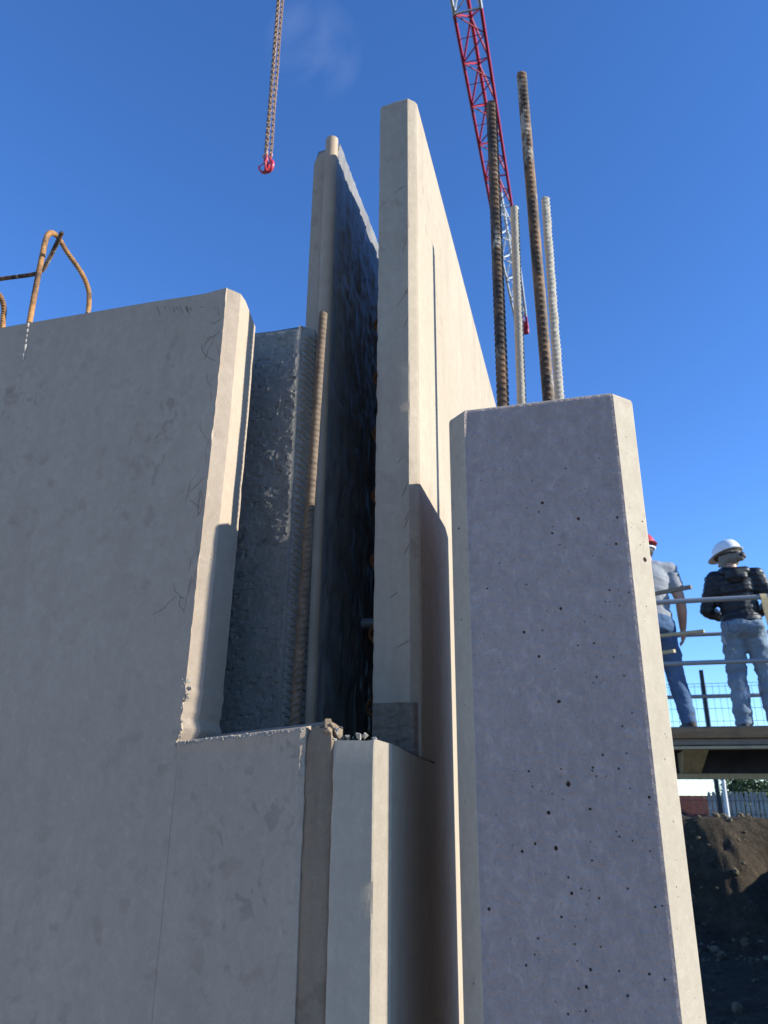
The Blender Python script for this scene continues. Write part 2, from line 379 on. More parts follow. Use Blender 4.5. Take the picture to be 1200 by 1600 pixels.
# ------------------------------------------------------------------ left double wall
G0 = 0.0                                 # pit floor level under the walls
def Z(z): return z+EYE
wallA = thing('precast_wall', (-.8, 1.12, 0), 'warm grey precast concrete double wall with a notched end and rusty loops on top', 'wall')
def levels(lo, hi, fine_from, step): return [lo] + frange(lo+.02, fine_from, .08) + frange(fine_from, hi, step)[1:]
def chip(z, seed, amt, s=60): 
    v = nz(seed, z*s, seed*.37); w = nz(seed+9, z*s*.25, 2.2)
    return max(0., v*.6+max(0, w-.15)*1.6)*amt
rings = []
NFR = [-3.2, -1.6, -1.0, -.80, -.70, -.64, -.60]
for z in levels(G0-.1-EYE, .834, -.1, .0045):
    c = .018 if z > .075 else .0004
    rough = 1 if z > .16 else (3.2 if z > .05 else .3)
    k1 = chip(z, 1.3, .0035)*rough; k2 = chip(z, 4.1, .0012)
    lean = -.565 + (.007 if z > .6 else .007*max(0, z)/.6)
    if .06 < z < .155: lean += .007*nz(z*60, 3, 1)
    t = max(0, (z-.815)/.019)
    ring = [Vector((x, 1.0+.0008*nz(x*5, z*5, 0), 0)) for x in NFR]
    ring += [Vector((lean-k1*.8, 1.0+k1*.2, 0)), Vector((lean+k1*.1-.001, 1.0+.0012+k1*.9, 0)), Vector((lean+c*.55, 1.0+c*.6+.0006*nz(z*30, 1, 1), 0)), Vector((lean+c, 1.0+c+k2*.4, 0)),
             Vector((lean+c+.0012*nz(z*12, 6, 1), 1.0+c+.02, 0)), Vector((lean+c+.001*nz(z*14, 8, 1), 1.062, 0)), Vector((lean+c-k2*.8, 1.084-k2, 0)), Vector((lean+c-.006, 1.088, 0)), Vector((-1.0, 1.088, 0)), Vector((-3.2, 1.088, 0))]
    for i, p in enumerate(ring): p.z = Z(z)
    rings.append(ring)
# uneven cast top, knocked-down corner
last = rings[-1]
for ring in rings[-7:]:
    f = (ring[0].z-rings[-8][0].z)/(last[0].z-rings[-8][0].z)
    for i, p in enumerate(ring):
        drop = {7: .0, 8: .0, 9: .002, 10: .004, 11: .006, 12: .017, 13: .03, 14: .032}.get(i, .004)
        p.z -= f*(drop + .002*nz(p.x*9, p.y*30, 4)); 
rings.append([Vector((p.x if i < 7 or i > 13 else p.x-.004, min(1.083, max(1.0045, p.y)) , p.z+.0025)) for i, p in enumerate(rings[-1])])
outer = from_bm('outer_skin', loft_bm(rings), M_wall, wallA, smooth=10)
# lower piece right of the notch
rings = []
xsF = [-.5668, -.55, -.52, -.49, -.46, -.43, -.405, -.385]
for z in levels(G0-.1-EYE, .060, -.06, .005):
    k = chip(z, 7.7, .003)
    ring = [Vector((x, 1.0004+.0003*nz(x*8, z*6, 1), Z(z))) for x in xsF] + [Vector((-.377-k, 1.0016+k, Z(z))), Vector((-.376, 1.012, Z(z))), Vector((-.376, 1.085, Z(z)))] + [Vector((x, 1.085, Z(z))) for x in (-.42, -.47, -.52)] + [Vector((-.5668, 1.085, Z(z)))]
    rings.append(ring)
base = rings[-1]; sill = lambda x: .071 + (x+.5655)/.19*.017
top1 = []; top2 = []; top3 = []
for p in base:
    j = .0022*nz(p.x*120, 5, 1)+.0012*nz(p.x*300, 2, 1)
    fy = (p.y-1.0)/.085
    lip = (.0030+.0016*nz(p.x*90, 1, 6)) if fy < .1 else 0
    top1.append(Vector((p.x, p.y-lip, Z(sill(p.x)+j*(1-fy)+fy*.017))))
    top2.append(Vector((p.x, p.y+(-lip*.7 if fy < .1 else -.004), Z(sill(p.x)+j*.5*(1-fy)+.0035+fy*.015))))
rings += [top1, top2]
lowerA = from_bm('notch_sill', loft_bm(rings), M_wall, wallA, smooth=10)
# inner skin with a rough face and a ribbed bevel
rings = []; XI = [-3.2, -1.4, -.95] + frange(-.78, -.503, .0045)
for z in levels(G0-.1-EYE, .872, -.05, .0027):
    tt = max(0, (z-.862)/.01); amp = 1 if z < .80 else .35
    ring = []
    for x in XI:
        d = 0 if x < -.8 else .0018*fr(x, z, 1, 30, 4)*amp + .0018*nz(x*190, z*190, 3)*amp + .009*max(0, nz(x*120, z*120, 9)-.30)
        ring.append(Vector((x, 1.190+d+.004*tt, Z(z-.008*tt*max(0, (x+.6)*4)))))
    ring.append(Vector((-.500, 1.1905, Z(z)))); ring.append(Vector((-.4955, 1.192, Z(z))))
    for q in range(6):
        u = q/5; ph = (z/.0135 + u*1.25); sft = ph-math.floor(ph)
        rib = (1-sft)**1.5*.010*min(1, u*2.5) if z < .855 else 0
        ring.append(Vector((-.494+.019*u+rib*.6, 1.195+.018*u-rib*.7, Z(z))))
    ring += [Vector((-.474, 1.250, Z(z))), Vector((-.95, 1.250, Z(z))), Vector((-3.2, 1.250, Z(z)))]
    rings.append(ring)
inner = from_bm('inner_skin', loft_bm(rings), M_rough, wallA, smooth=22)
# rebar loops on top of the left wall
lp = [at_y(46, 505, 1.045), at_y(55, 455, 1.05), at_y(67, 395, 1.06), at_y(73, 371, 1.068), at_y(80, 364, 1.085), at_y(90, 370, 1.105), at_y(105, 394, 1.125), at_y(127, 426, 1.15), at_y(138, 452, 1.165), at_y(139, 475, 1.17), at_y(136, 500, 1.172)]
rebar('rebar_loop', spline(lp, 10), .0105, M_loop, wallA, seed=2)
rebar('rebar_tie', spline([at_y(-70, 448, 1.10), at_y(0, 436, 1.09), at_y(50, 429, 1.085), at_y(66, 422, 1.08), at_y(76, 406, 1.07), at_y(88, 382, 1.05), at_y(97, 363, 1.035)], 10), .0082, M_bar_brown, wallA, seed=5)
rebar('rebar_loop', spline([at_y(-30, 505, 1.06), at_y(-24, 470, 1.07), at_y(-12, 455, 1.09), at_y(0, 462, 1.12), at_y(6, 480, 1.14), at_y(5, 498, 1.15), at_y(3, 525, 1.15)], 10), .0105, M_loop, wallA, seed=8)
# slurry run below the loop
dr = bmesh.new()
for px, py, s in [(44, 508, 3), (43, 517, 2.6), (42, 525, 2.2), (41, 533, 2.8), (40, 543, 4.2), (39.5, 547, 3), (37, 556, 3.4), (36.5, 561, 2.6)]:
    p = at_y(px, py, 1.0); r = s/1198*1.8
    q = bmesh.ops.create_icosphere(dr, subdivisions=2, radius=1)
    for v in q['verts']:
        v.co = Vector((p.x+v.co.x*r*.6*(1+.3*nz(v.co.z, px, 1)), 1.0+v.co.y*r*.6, p.z+v.co.z*r*1.3))
from_bm('slurry_drip', dr, M_crumb, wallA, smooth=60)
# crumbled paste at the notch corner
def crumbs(name, pts, parent, mat, sub=2):
    bm = bmesh.new()
    for i, (p, r) in enumerate(pts):
        n0 = 14; vv = []
        for k in range(n0):
            d_ = Vector((random.gauss(0, 1), random.gauss(0, .8), random.gauss(0, 1))).normalized()*random.uniform(.55, 1.15)
            vv.append(bm.verts.new(Vector(p)+d_*r))
        h = bmesh.ops.convex_hull(bm, input=vv)
        bmesh.ops.delete(bm, geom=[g_ for g_ in h['geom_interior'] if isinstance(g_, bmesh.types.BMVert)], context='VERTS')
    return from_bm(name, bm, mat, parent)
pts = []
for k in range(70):
    z = random.uniform(.068, .165); pts.append(((-.5640+random.gauss(0, .0014)+.004*math.sin(z*150)*(z > .1), .9995+abs(random.gauss(0, .002)), Z(z)), random.choice((.0008, .001, .0014, .002))))
pts += [((-.5615, 1.003, Z(.158)), .0042), ((-.559, 1.004, Z(.148)), .0036), ((-.5605, 1.003, Z(.135)), .0034)]
for k in range(300):
    x = random.uniform(-.563, -.380); pts.append(((x, .9985+random.uniform(-.001, .002), Z(sill(x)+random.uniform(-.0012, .003))), random.choice((.0008, .001, .0014, .0018, .0022, .003))))
crumbs('edge_crumbs', pts, wallA, M_crumb)
# mortar joint towards the corner
rings = []
for z in levels(G0-.1-EYE, .055, -.1, .0045):
    ring = []
    for k in range(9):
        u = k/8; x = -.3775+.0400*u
        x += (.0045*nz(3, z*9, 1)+.0022*nz(3, z*50, 2)+.001*nz(3, z*160, 2))*(1 if k == 0 else 0) + (.004*nz(8, z*11, 1)+.002*nz(5, z*46, 7)+.001*nz(5, z*150, 7))*(1 if k == 8 else 0)
        y = 1.0026 + .0014*nz(u*4, z*18, 2)+.0012*nz(u*9, z*60, 6)+.0007*nz(u*14, z*180, 9) + (-.0007 if 2 <= k <= 6 else (.0022 if k in (0, 8) else .0004)) 
        ring.append(Vector((x, y, Z(z))))
    ring += [Vector((-.3385, 1.08, Z(z))), Vector((-.3745, 1.08, Z(z)))]
    rings.append(ring)
for hgt, sq in ((.064, .97), (.074, .93), (.083, .84), (.089, .66), (.092, .4)):
    b0 = rings[len(levels(G0-.1-EYE, .055, -.1, .0045))-1]
    rings.append([Vector((-.352+(p.x+.352)*sq+.003*nz(p.x*200, hgt*90, 1), 1.0+(p.y-1.0)*(.3+.5*sq)+.004*(1-sq)+.0015*nz(p.x*150, hgt*100, 4), Z(hgt+.006*nz(p.x*160, 1, hgt*50)))) for p in b0])
from_bm('mortar_joint', loft_bm(rings), M_mortar, wallA, smooth=14)
pts = [((-.338+random.gauss(0, .004), 1.006+random.uniform(0, .01), Z(.078+random.uniform(-.012, .014))), random.uniform(.0012, .0042)) for k in range(22)]
crumbs('mortar_crumbs', pts, wallA, M_crumb)
crumbs('mortar_lump', [((-.350, 1.006, Z(.094)), .009), ((-.343, 1.010, Z(.092)), .0085), ((-.356, 1.012, Z(.088)), .010), ((-.337, 1.012, Z(.084)), .008), ((-.346, 1.004, Z(.086)), .008)], wallA, M_mortar)

# hair-thin fibres and scratches on a concrete face
def fibres(name, curves, parent, mat=M_fibre, r=.00022):
    bm = bmesh.new()
    for c in curves:
        t = tube_bm(c, [r*.4]+[r]*(len(c)-2)+[r*.4], 4); m = bpy.data.meshes.new('t'); t.to_mesh(m); t.free(); bm.from_mesh(m); bpy.data.meshes.remove(m)
    o = from_bm(name, bm, mat, parent); o['kind'] = 'stuff'; return o
def scratch(px, py, ang, ln, y, bend=.3):
    pts = []; a = ang
    for k in range(7):
        pts.append(at_y(px, py, y)); px += math.cos(a)*ln/6; py += math.sin(a)*ln/6; a += random.uniform(-bend, bend)
    return pts
cs = []
for k in range(20):
    f = random.random(); py = 490+f*480; edge = 352-(py-455)*.089
    cs.append(scratch(edge-2-abs(random.gauss(0, 16)), py, random.choice((1.4, 1.7, 2.0))+random.gauss(0, .3), random.uniform(14, 52), .9996, .45))
for k in range(12): cs.append(scratch(random.uniform(225, 340), 478-(0), 1.2+random.gauss(0, .2), random.uniform(6, 18), .9996, .15))
cs.append(scratch(319, 745, 2.2, 34, .9996, .15)); cs.append(scratch(295, 780, .6, 22, .9996, .1)); cs.append(scratch(300, 900, 1.8, 60, .9996, .1))
fibres('fibre_marks', cs, wallA)

# ------------------------------------------------------------------ return wall running back
wallB = thing('precast_wall', (-.39, 1.5, 0), 'tall buff concrete double wall running back beside the column, its two skins rising above the other wall', 'wall')
rings = []
def topz(y): return 1.412-.028*max(0, y-1.25)
def rskin(z, sec):
    k = chip(z, 2.2, .0022, 75); k2 = chip(z, 6.6, .0034, 70)
    if sec == 0:
        xl, y0, c = -.3385, 1.0, .020
    else:
        xl, y0, c = -.341, 1.194, .016
    rr = 0
    if sec == 1 and z < .143: rr = .0022; c = .010+.004*nz(z*90, 1, 5)
    xr = -.264
    fx = [xl+k*.9+.0004*nz(z*25, 3, 1), xl+.004, xl+.02, xl+.032, xl+.045, xr-c]
    fy = [y0+k*.9+.001, y0, y0, y0, y0, y0]
    pts = [Vector((x, y+rr*(nz(x*170, z*170, 1)+.6*nz(x*60, z*60, 2)+.8), 0)) for x, y in zip(fx, fy)]
    pts[-1].x -= k2*.5; pts[-1].y += k2*.3
    pts += [Vector((xr-c*.9, y0+.0014+rr, 0)), Vector((xr-c*.16, y0+c*.80, 0)), Vector((xr-.0026, y0+c*.90, 0)), Vector((xr-.0003, y0+c*1.06, 0)), Vector((xr, y0+c+.006, 0)), Vector((xr, 1.30, 0)), Vector((xr, 1.6, 0)), Vector((xr, 2.2, 0)), Vector((xr, 3.4, 0)),
            Vector((xl, 3.4, 0)), Vector((xl, 2.2, 0)), Vector((xl, 1.6, 0)), Vector((xl, 1.3, 0))]
    return pts
for z in levels(G0-.1-EYE, .045, -.2, .006):
    r_ = rskin(z, 0)
    for p in r_: p.z = Z(z)
    rings.append(r_)
for dz, ins in ((.052, .0015), (.058, .004)):
    r_ = rskin(.05, 0)
    for i, p in enumerate(r_):
        zt = dz if i > 10 else (dz+.010*(dz > .055)+.002 if i == 10 else dz + (.016 if dz > .055 else .010) - .004*(i in (7, 8, 9)))
        p.z = Z(zt+.0022*nz(p.x*140, p.y*60, 2)*(i < 10)); p.y += ins if i < 7 else 0
    rings.append(r_)
for z in frange(.0605, 1.35, .0055):
    r_ = rskin(z, 1)
    for p in r_: p.z = Z(z)
    rings.append(r_)
for f in (.2, .4, .6, .8, .93, 1.0):
    r_ = rskin(1.35+.062*f, 1)
    for i, p in enumerate(r_):
        p.z = Z(1.35+(topz(p.y)-1.35)*f + (.003*nz(p.x*90, p.y*50, 7) if i < 8 else .0015*nz(p.y*20, 1, 1))*f)
        if f == 1.0 and i < 10: p.y += .003
        if i < 3: p.z -= .010*f*f*(3-i)/3
    rings.append(r_)
skinR = from_bm('outer_skin', loft_bm(rings), M_skin, wallB, smooth=8)
# rear skin of that wall: rough dark inside face
rings = []; YG = frange(1.283, 2.1, .0085) + [2.3, 2.7, 3.4]
LV = levels(G0-.1-EYE, 1.355, -.05, .0075)
for z, f in [(z, 0.) for z in LV] + [(1.36+.0, f) for f in (.2, .4, .6, .8, .94, 1.0)]:
    t = f; te = 1.392 if f else 0
    def zz(y): 
        if not f: return z
        top = (1.392 if y < 1.28 else 1.424-.036*(y-1.28)) + .0022*nz(y*22, 2, 1)+.0015*nz(y*70, 5, 2)
        return 1.355+(top-1.355)*f
    e_ = .004*max(0, f-.9)*10
    ring = [Vector((p[0], p[1], Z(zz(p[1])))) for p in ((-.520+.010*t*t, 1.278), (-.5155+.008*t, 1.2665), (-.490, 1.265), (-.464, 1.265), (-.4605-e_, 1.268), (-.4600-e_, 1.276))]
    for y in YG:
        d = .0042*fr(y*1.2, z*.5+f*.04, 3, 24, 4) + .0025*nz(y*90, z*35+f*2, 1) - .007*max(0, nz(y*60, z*26, 5)-.35)
        if y > 2.15: d = 0
        ring.append(Vector((-.4605+d*(1-.6*f)-e_, y, Z(zz(y)))))
    ring += [Vector((-.520, 3.4, Z(zz(3.4)))), Vector((-.520, 1.9, Z(zz(1.9))))]
    rings.append(ring)
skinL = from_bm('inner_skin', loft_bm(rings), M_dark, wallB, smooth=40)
M_end = concrete('concrete_buff_end', (.37, .27, .19), (.44, .33, .24), (.23, .16, .11), .5, .5)
# beige half-round joint strip on its end
rings = []
for z in frange(-.3, 1.415, .02):
    cxs, cys, rr = -.4745+.0008*nz(z*3, 1, 2), 1.2635, .0148
    rings.append([Vector((cxs+rr*math.cos(a)*.98, cys+rr*.95*math.sin(a), Z(z+(.003*nz(a*2, z*9, 1) if z > 1.40 else 0)))) for a in [math.pi+math.pi*2*k/20 for k in range(20)]])
from_bm('joint_strip', loft_bm(rings), M_strip, wallB, smooth=50)
# buff end face plate of the rear skin, cast proud of it
rings = []
for z in levels(-1.7, 1.386, -.05, .012):
    t = max(0, (z-1.35)/.036); w = .004*t*t*2
    rings.append([Vector((x, y, Z(z+q))) for x, y, q in ((-.5205+w*2.2, 1.279, -.012*t), (-.5155+w*1.6, 1.2632, -.005*t), (-.488, 1.2622, 0), (-.486, 1.2640, 0), (-.486, 1.282, 0))])
from_bm('end_face', loft_bm(rings), M_end, wallB, smooth=30)
# lattice loops between the skins
lm = None
for px, py in ((583, 508), (582, 592), (581, 678), (580, 775), (578, 876), (575, 990), (571, 1106)):
    c = at_y(px+3, py, 1.36)
    if lm is None:
        pts = spline([(.062, 0, .035), (.03, 0, .028), (.008, 0, .014), (0, 0, 0), (.008, 0, -.014), (.03, 0, -.028), (.062, 0, -.035)], 6)
        lo = rebar('lattice_bar', pts, .0085, M_lattice, None, seed=3); lm = lo.data; bpy.data.objects.remove(lo)
    o = bpy.data.objects.new('lattice_bar', lm); link(o); o.parent = wallB; o.location = c-ORG[wallB]; ORG[o] = ORG[wallB]
rod('spacer_tie', (-.458, 1.52, Z(.347)), (-.342, 1.52, Z(.347)), .012, M_tube, wallB, 12)
cs = []
for k in range(7):
    py = random.uniform(200, 1090); ed = 640+(py-150)*.004
    cs.append(scratch(ed-random.uniform(0, 22), py, random.choice((2.2, 2.4, 1.9))+random.gauss(0, .3), random.uniform(8, 26), 1.1936, .25))
for px, py, a, l in ((632, 290, 2.5, 20), (637, 370, 1.9, 26), (638, 452, 2.2, 34), (639, 752, 2.1, 28), (639, 808, 2.0, 18), (640, 850, 2.1, 18)): cs.append(scratch(px, py, a, l, 1.1936, .12))
fibres('fibre_marks', cs, wallB, r=.00034)
rings = []
for z in frange(.0595, .144, .004):
    ring = [Vector((x+(.0015*nz(z*120, 3, 1) if i in (0, 11) else 0), 1.1905+.0034*nz(x*190, z*190, 1)+.0022*nz(x*70, z*70, 4), Z(z+.0015*nz(x*120, 7, 1)*(z > .14)))) for i, x in enumerate(frange(-.3395, -.2735, .006))]
    ring += [Vector((-.268, 1.1985, Z(z))), Vector((-.275, 1.2, Z(z))), Vector((-.338, 1.2, Z(z)))]; rings.append(ring)
from_bm('rough_patch', loft_bm(rings), M_patch, wallB, smooth=20)
pts = []
for k in range(9): pts.append(((random.uniform(-.335, -.285), 1.012+random.uniform(0, .02), Z(.076+random.uniform(0, .004))), random.uniform(.001, .0035)))
pts += [((-.306, 1.010, Z(.080)), .0055), ((-.299, 1.012, Z(.080)), .005), ((-.322, 1.010, Z(.079)), .0042), ((-.2725, 1.188, Z(.061)), .005)]
crumbs('ledge_rubble', pts, wallB, M_crumb)

# loose upright bar standing in the notch
tag(rebar('starter_bar', [at_y(505, 490, 1.125).lerp(at_y(460, 1138, 1.105), t) for t in (2.0, 1.0, .5, 0)], .0145, M_bar_rust, None, roll=.25, seed=11, ribh=.16, pitch=.72, origin=(-.45, 1.1, 0)),
    'single ribbed rust-brown steel bar standing upright in the wall notch', 'rebar')

# ------------------------------------------------------------------ column
colm = thing('precast_column', (-.048, 1.25, 0), 'slate grey chamfered concrete column with four ribbed steel bars rising from its top', 'column')
x0, x1, y0, y1, c = -.1825, .0885, 1.02, 1.478, .0272
rings = []
for z in [-1.7] + frange(-1.68, -.32, .08) + frange(-.30, .546, .012):
    k = chip(z, 3.7, .0012, 50); fin = .0012+.0009*nz(z*22, 1, 3)
    r_ = [(x0+c*.96, y0+.0006+.0004*nz(z*30, 5, 1)), (x0+c+.0015, y0-fin), (x0+c+.006, y0), (x0+.09, y0), (x1-.09, y0), (x1-c-.004, y0), (x1-c, y0+.0002), (x1-.0008, y0+c), (x1, y0+c+.004), (x1, y1-c), (x1-c, y1), (x0+c, y1), (x0, y1-c), (x0, y0+c+.004), (x0+.001, y0+c-.001+k*.4)]
    rings.append([Vector((x, y, Z(z))) for x, y in r_])
for dz, s in ((.550, .0012), (.5525, .004)):
    rings.append([Vector((p.x+(s if p.x < -.048 else -s), p.y+(s if p.y < 1.25 else -s), Z(dz+.0012*nz(p.x*60, p.y*60, 3)))) for p in rings[-1 if dz < .551 else -2]])
cbm = loft_bm(rings)
# air holes
holes = []
za = [(438,437,5),(491,552,9),(679,635,9),(882,628,7),(876,766,8),(543,710,7),(613,372,5),(567,460,3.5),(555,470,3),(692,490,4),(712,477,3.5),(785,540,4),(313,563,4),(413,579,4),(473,600,4.5),(172,435,4),(545,676,4),(842,1007,6),(587,1103,8),(396,1226,9),(492,1216,5),(408,977,5),(205,998,5.5),(270,867,4),(115,957,5),(645,590,3),(583,770,4),(756,828,4),(827,770,3),(892,1087,4),(820,1067,4),(942,1018,4),(290,380,3.5),(238,376,3.5),(376,310,3.5),(137,300,3.5),(104,850,4),(712,1172,4),(795,1147,4),(765,1138,3)]
for X, Y, r in za: holes.append((700+X/3.333, 620+Y/3.333, r/3.333))
zb = [(341,62,7),(488,20,5),(548,12,5),(416,231,8),(557,139,5),(546,160,4),(451,540,11),(377,648,9),(303,492,5),(424,484,4),(543,478,5),(541,490,4),(580,431,5),(640,482,5),(755,590,6),(533,634,6),(327,764,6),(405,781,10),(278,793,7),(631,718,4),(643,737,5),(452,890,5),(464,950,7),(500,932,5),(567,968,5),(425,1039,6),(154,1009,7),(674,932,5),(777,1001,5),(803,997,4.5),(535,1236,7),(519,1301,7),(674,1334,6),(755,1253,5.5),(642,1241,5),(517,1391,5),(450,1403,5),(338,1119,5),(475,1140,4),(293,1220,5),(654,323,5),(110,254,5),(400,108,3.5),(621,64,4),(660,134,4),(690,274,4),(557,511,4),(592,512,3),(316,550,4),(391,577,4),(670,425,4),(683,557,4),(792,587,4),(181,655,4),(241,772,3.5),(534,757,4),(692,753,4),(758,792,4),(540,827,4.5),(490,1307,5),(325,1180,4),(235,1120,3.5),(573,1150,4),(485,1203,4),(813,1273,5)]
for X, Y, r in zb: holes.append((700+X/2.4, 1000+Y/2.4, r/2.4*.8))
hb = bmesh.new(); tri = []
def pit(center, r, n):
    q = bmesh.ops.create_icosphere(hb, subdivisions=2, radius=r)
    rot = n.to_track_quat('Z', 'Y').to_matrix(); sx, sy = random.uniform(.85, 1.25), random.uniform(.85, 1.2)
    for v in q['verts']: v.co = center + rot @ Vector((v.co.x*sx, v.co.y*sy, v.co.z*2.6)) 
NF = Vector((0, -1, 0)); NRc = Vector((1, -1, 0)).normalized(); NLc = Vector((-1, -1, 0)).normalized()
used = []
for px, py, rp in holes:
    p = at_y(px, py, y0)
    if x0+c+.012 < p.x < x1-c-.006:
        r = rp/1198*1.02*1.02; pit(p + NF*(-r*.8), r, NF); used.append((p, r))
for k in range(230):
    p = Vector((random.uniform(x0+c+.012, x1-c-.008), y0, Z(random.uniform(-.27, .52)))); r = random.choice((.0004, .0005, .0006, .0006, .0008))
    if all((p-q).length > r+s+.002 for q, s in used): pit(p+NF*(-r*.7), r, NF); used.append((p, r))
def chamf(u, z, r, sidec, n):
    p = Vector((x1-c+c*u, y0+c*u, Z(z))) if sidec > 0 else Vector((x0+c-c*u, y0+c*u, Z(z)))
    if all((p-q).length > r+s+.002 for q, s in used): pit(p+n*(-r*.7), r, n); used.append((p, r))
for u, z, r in ((.70, .305, .0032), (.80, .360, .0015), (.45, .485, .0008), (.55, .325, .0008), (.75, .33, .0008), (.5, .24, .0009), (.35, .22, .0007), (.55, .05, .0011), (.6, -.02, .0008), (.4, -.09, .001)): chamf(u, z, r, 1, NRc)
for u, z, r in ((.5, .368, .0017), (.4, .49, .0009), (.5, .235, .0014), (.45, .12, .001), (.55, .0, .0009), (.4, -.2, .0012)): chamf(u, z, r, -1, NLc)
for k in range(26): chamf(random.uniform(.2, .8), random.uniform(-.27, .5), random.choice((.0004, .0005, .0007)), random.choice((1, 1, -1)), NRc)
body = from_bm('column_body', cbm, M_col, colm)
body.data.materials.append(M_cham)
for p in body.data.polygons: p.material_index = 0 if p.normal.y < -.9 else 1
hb_me = bpy.data.meshes.new('h'); bmesh.ops.translate(hb, verts=hb.verts, vec=-ORG[colm]); hb.to_mesh(hb_me); hb.free()
hobj = bpy.data.objects.new('h', hb_me); link(hobj); hobj.parent = colm
bpy.context.view_layer.update()
md = body.modifiers.new('b', 'BOOLEAN'); md.operation = 'DIFFERENCE'; md.object = hobj; md.solver = 'EXACT'
dg = bpy.context.evaluated_depsgraph_get(); nm = bpy.data.meshes.new_from_object(body.evaluated_get(dg))
print('column faces', len(body.data.polygons), len(nm.polygons))
body.modifiers.clear(); body.data = nm
bpy.data.objects.remove(hobj)
# the four bars
def bar(p_base, p_top, y, d, mat, **kw):
    a = at_y(*p_base, y); b = at_y(*p_top, y); a0 = a + (a-b).normalized()*.10
    a0 = a.lerp(b, -(a.z-Z(.50))/(b.z-a.z)) if a.z > Z(.52) else a0
    return rebar('rebar', [a0, b], d, mat, colm, **kw)
bar((786, 627), (768, 163), 1.07, .0178, M_bar_dark, roll=-2.0, seed=1)
bar((857, 620), (815, 117), 1.075, .0178, M_bar_brown, roll=2.95, seed=4)
bar((815, 625), (804, 325), 1.375, .0178, M_bar_cement, roll=.3, seed=6, lump=.0003)
bar((874, 618), (852, 311), 1.380, .0178, M_bar_cement, roll=1.4, seed=9, lump=.0009)

# ------------------------------------------------------------------ tower crane
JZ, JX0, JX1 = Z(30.0), -3.20, -2.10; JM = (JX0+JX1)/2; JT = JZ+1.15
crane = thing('tower_crane', (JM, -17, 0), 'red and white lattice tower crane jib reaching high overhead behind the column bars', 'crane')
def jm(y): return M_red if 22.0 < y < 33.4 or y > 43.6 or y < 4 else M_white_steel
bay = 2.3; yy = [-17+bay*k for k in range(int((22.0+17)/bay)+1)]
yy = [22.0-bay*k for k in range(17)][::-1]; yy += [22.0+2.28*k for k in range(1, 6)]; yy += [33.4+2.05*k for k in range(1, 6)] + [45.2]
def jw(y): return 1.0 if y < 34 else 1.0-.38*(y-34)/11.2
for a, b in zip(yy, yy[1:]):
    m = jm((a+b)/2); wa, wb = jw(a)*.55, jw(b)*.55; ha, hb_ = jw(a)*1.15, jw(b)*1.15; mid = (a+b)/2; wm, hm = (wa+wb)/2, (ha+hb_)/2
    L0, L1 = (JM-wa, a, JZ), (JM-wb, b, JZ); R0, R1 = (JM+wa, a, JZ), (JM+wb, b, JZ); T0, T1 = (JM, a, JZ+ha), (JM, b, JZ+hb_); TM = (JM, mid, JZ+hm)
    rod('bottom_chord', L0, L1, .075, m, crane); rod('bottom_chord', R0, R1, .075, m, crane); rod('top_chord', T0, T1, .085, m, crane)
    for q in (L0, R0, L1, R1): rod('brace', q, TM, .048, m, crane, 6)
    rod('cross_bar', L0, R0, .022 if a != 22.0 else .05, m if a != 22.0 else M_white_steel, crane, 6)
    rod('cross_bar', (JM-wm, mid, JZ), (JM+wm, mid, JZ), .018, m, crane, 6)
    rod('brace', L0, (JM+wm, mid, JZ), .033, m, crane, 6); rod('brace', L1, (JM+wm, mid, JZ), .033, m, crane, 6)
boxobj('jib_end', (JM-.42, 45.1, JZ-.35), (JM+.42, 45.35, JZ+.5), M_red, crane, .05)
for sx in (-.8, .8):
    for sy in (-.8, .8): rod('mast_leg', (JM+sx, -17+sy, -.4), (JM+sx, -17+sy, JZ+.2), .09, M_red, crane)
for k in range(13):
    z0_, z1_ = k*2.45, k*2.45+2.45
    for s in (-.8, .8):
        f = 1 if k % 2 else -1
        rod('mast_brace', (JM-.8*f, -17+s, z0_), (JM+.8*f, -17+s, z1_), .05, M_red, crane, 6); rod('mast_brace', (JM+s, -17-.8*f, z0_), (JM+s, -17+.8*f, z1_), .05, M_red, crane, 6)
boxobj('cab', (JM+.9, -17.8, JZ-2.2), (JM+2.2, -15.8, JZ-.1), M_white_steel, crane, .08)
HP = at_y(418, 240, 5.36); HX, HY = HP.x, HP.y
boxobj('trolley', (JM-.6, HY-.6, JZ-.45), (JM+.6, HY+.6, JZ-.12), M_red, crane, .04)
for s in (-.15, .15): rod('hoist_rope', (HX+s, HY, Z(12.6)), (JM+s, HY, JZ-.2), .012, M_rope, crane, 6)
boxobj('hook_block', (HX-.22, HY-.12, Z(12.0)), (HX+.22, HY+.12, Z(12.7)), M_red, crane, .06)

# chain sling with hooks
sling = thing('chain_sling', (HX, HY, Z(11.9)), 'tan steel chain sling with red hooks hanging in the open sky', 'chain')
def link_bm(bm, c, rot):
    pts = []
    for k in range(12):
        a = 2*math.pi*k/12; x = .0125*math.cos(a); z = .0125*math.sin(a) + (.0145 if math.sin(a) > .01 else (-.0145 if math.sin(a) < -.01 else 0))
        pts.append(Vector((x*math.cos(rot), x*math.sin(rot), z))+c)
    pts += pts[:1]; path = pts; n = 5; rings = []
    for i in range(12):
        t = (pts[(i+1) % 12]-pts[i-1]).normalized(); s = Vector((-math.sin(rot), math.cos(rot), 0)); b = t.cross(s)
        rings.append([pts[i]+(s*math.cos(6.283*k/n)+b*math.sin(6.283*k/n))*.0056 for k in range(n)])
    vs_ = [[bm.verts.new(v) for v in r] for r in rings]
    for i in range(12):
        for k in range(n): bm.faces.new((vs_[i][k], vs_[i][(k+1) % n], vs_[(i+1) % 12][(k+1) % n], vs_[(i+1) % 12][k]))
HZ = HP.z
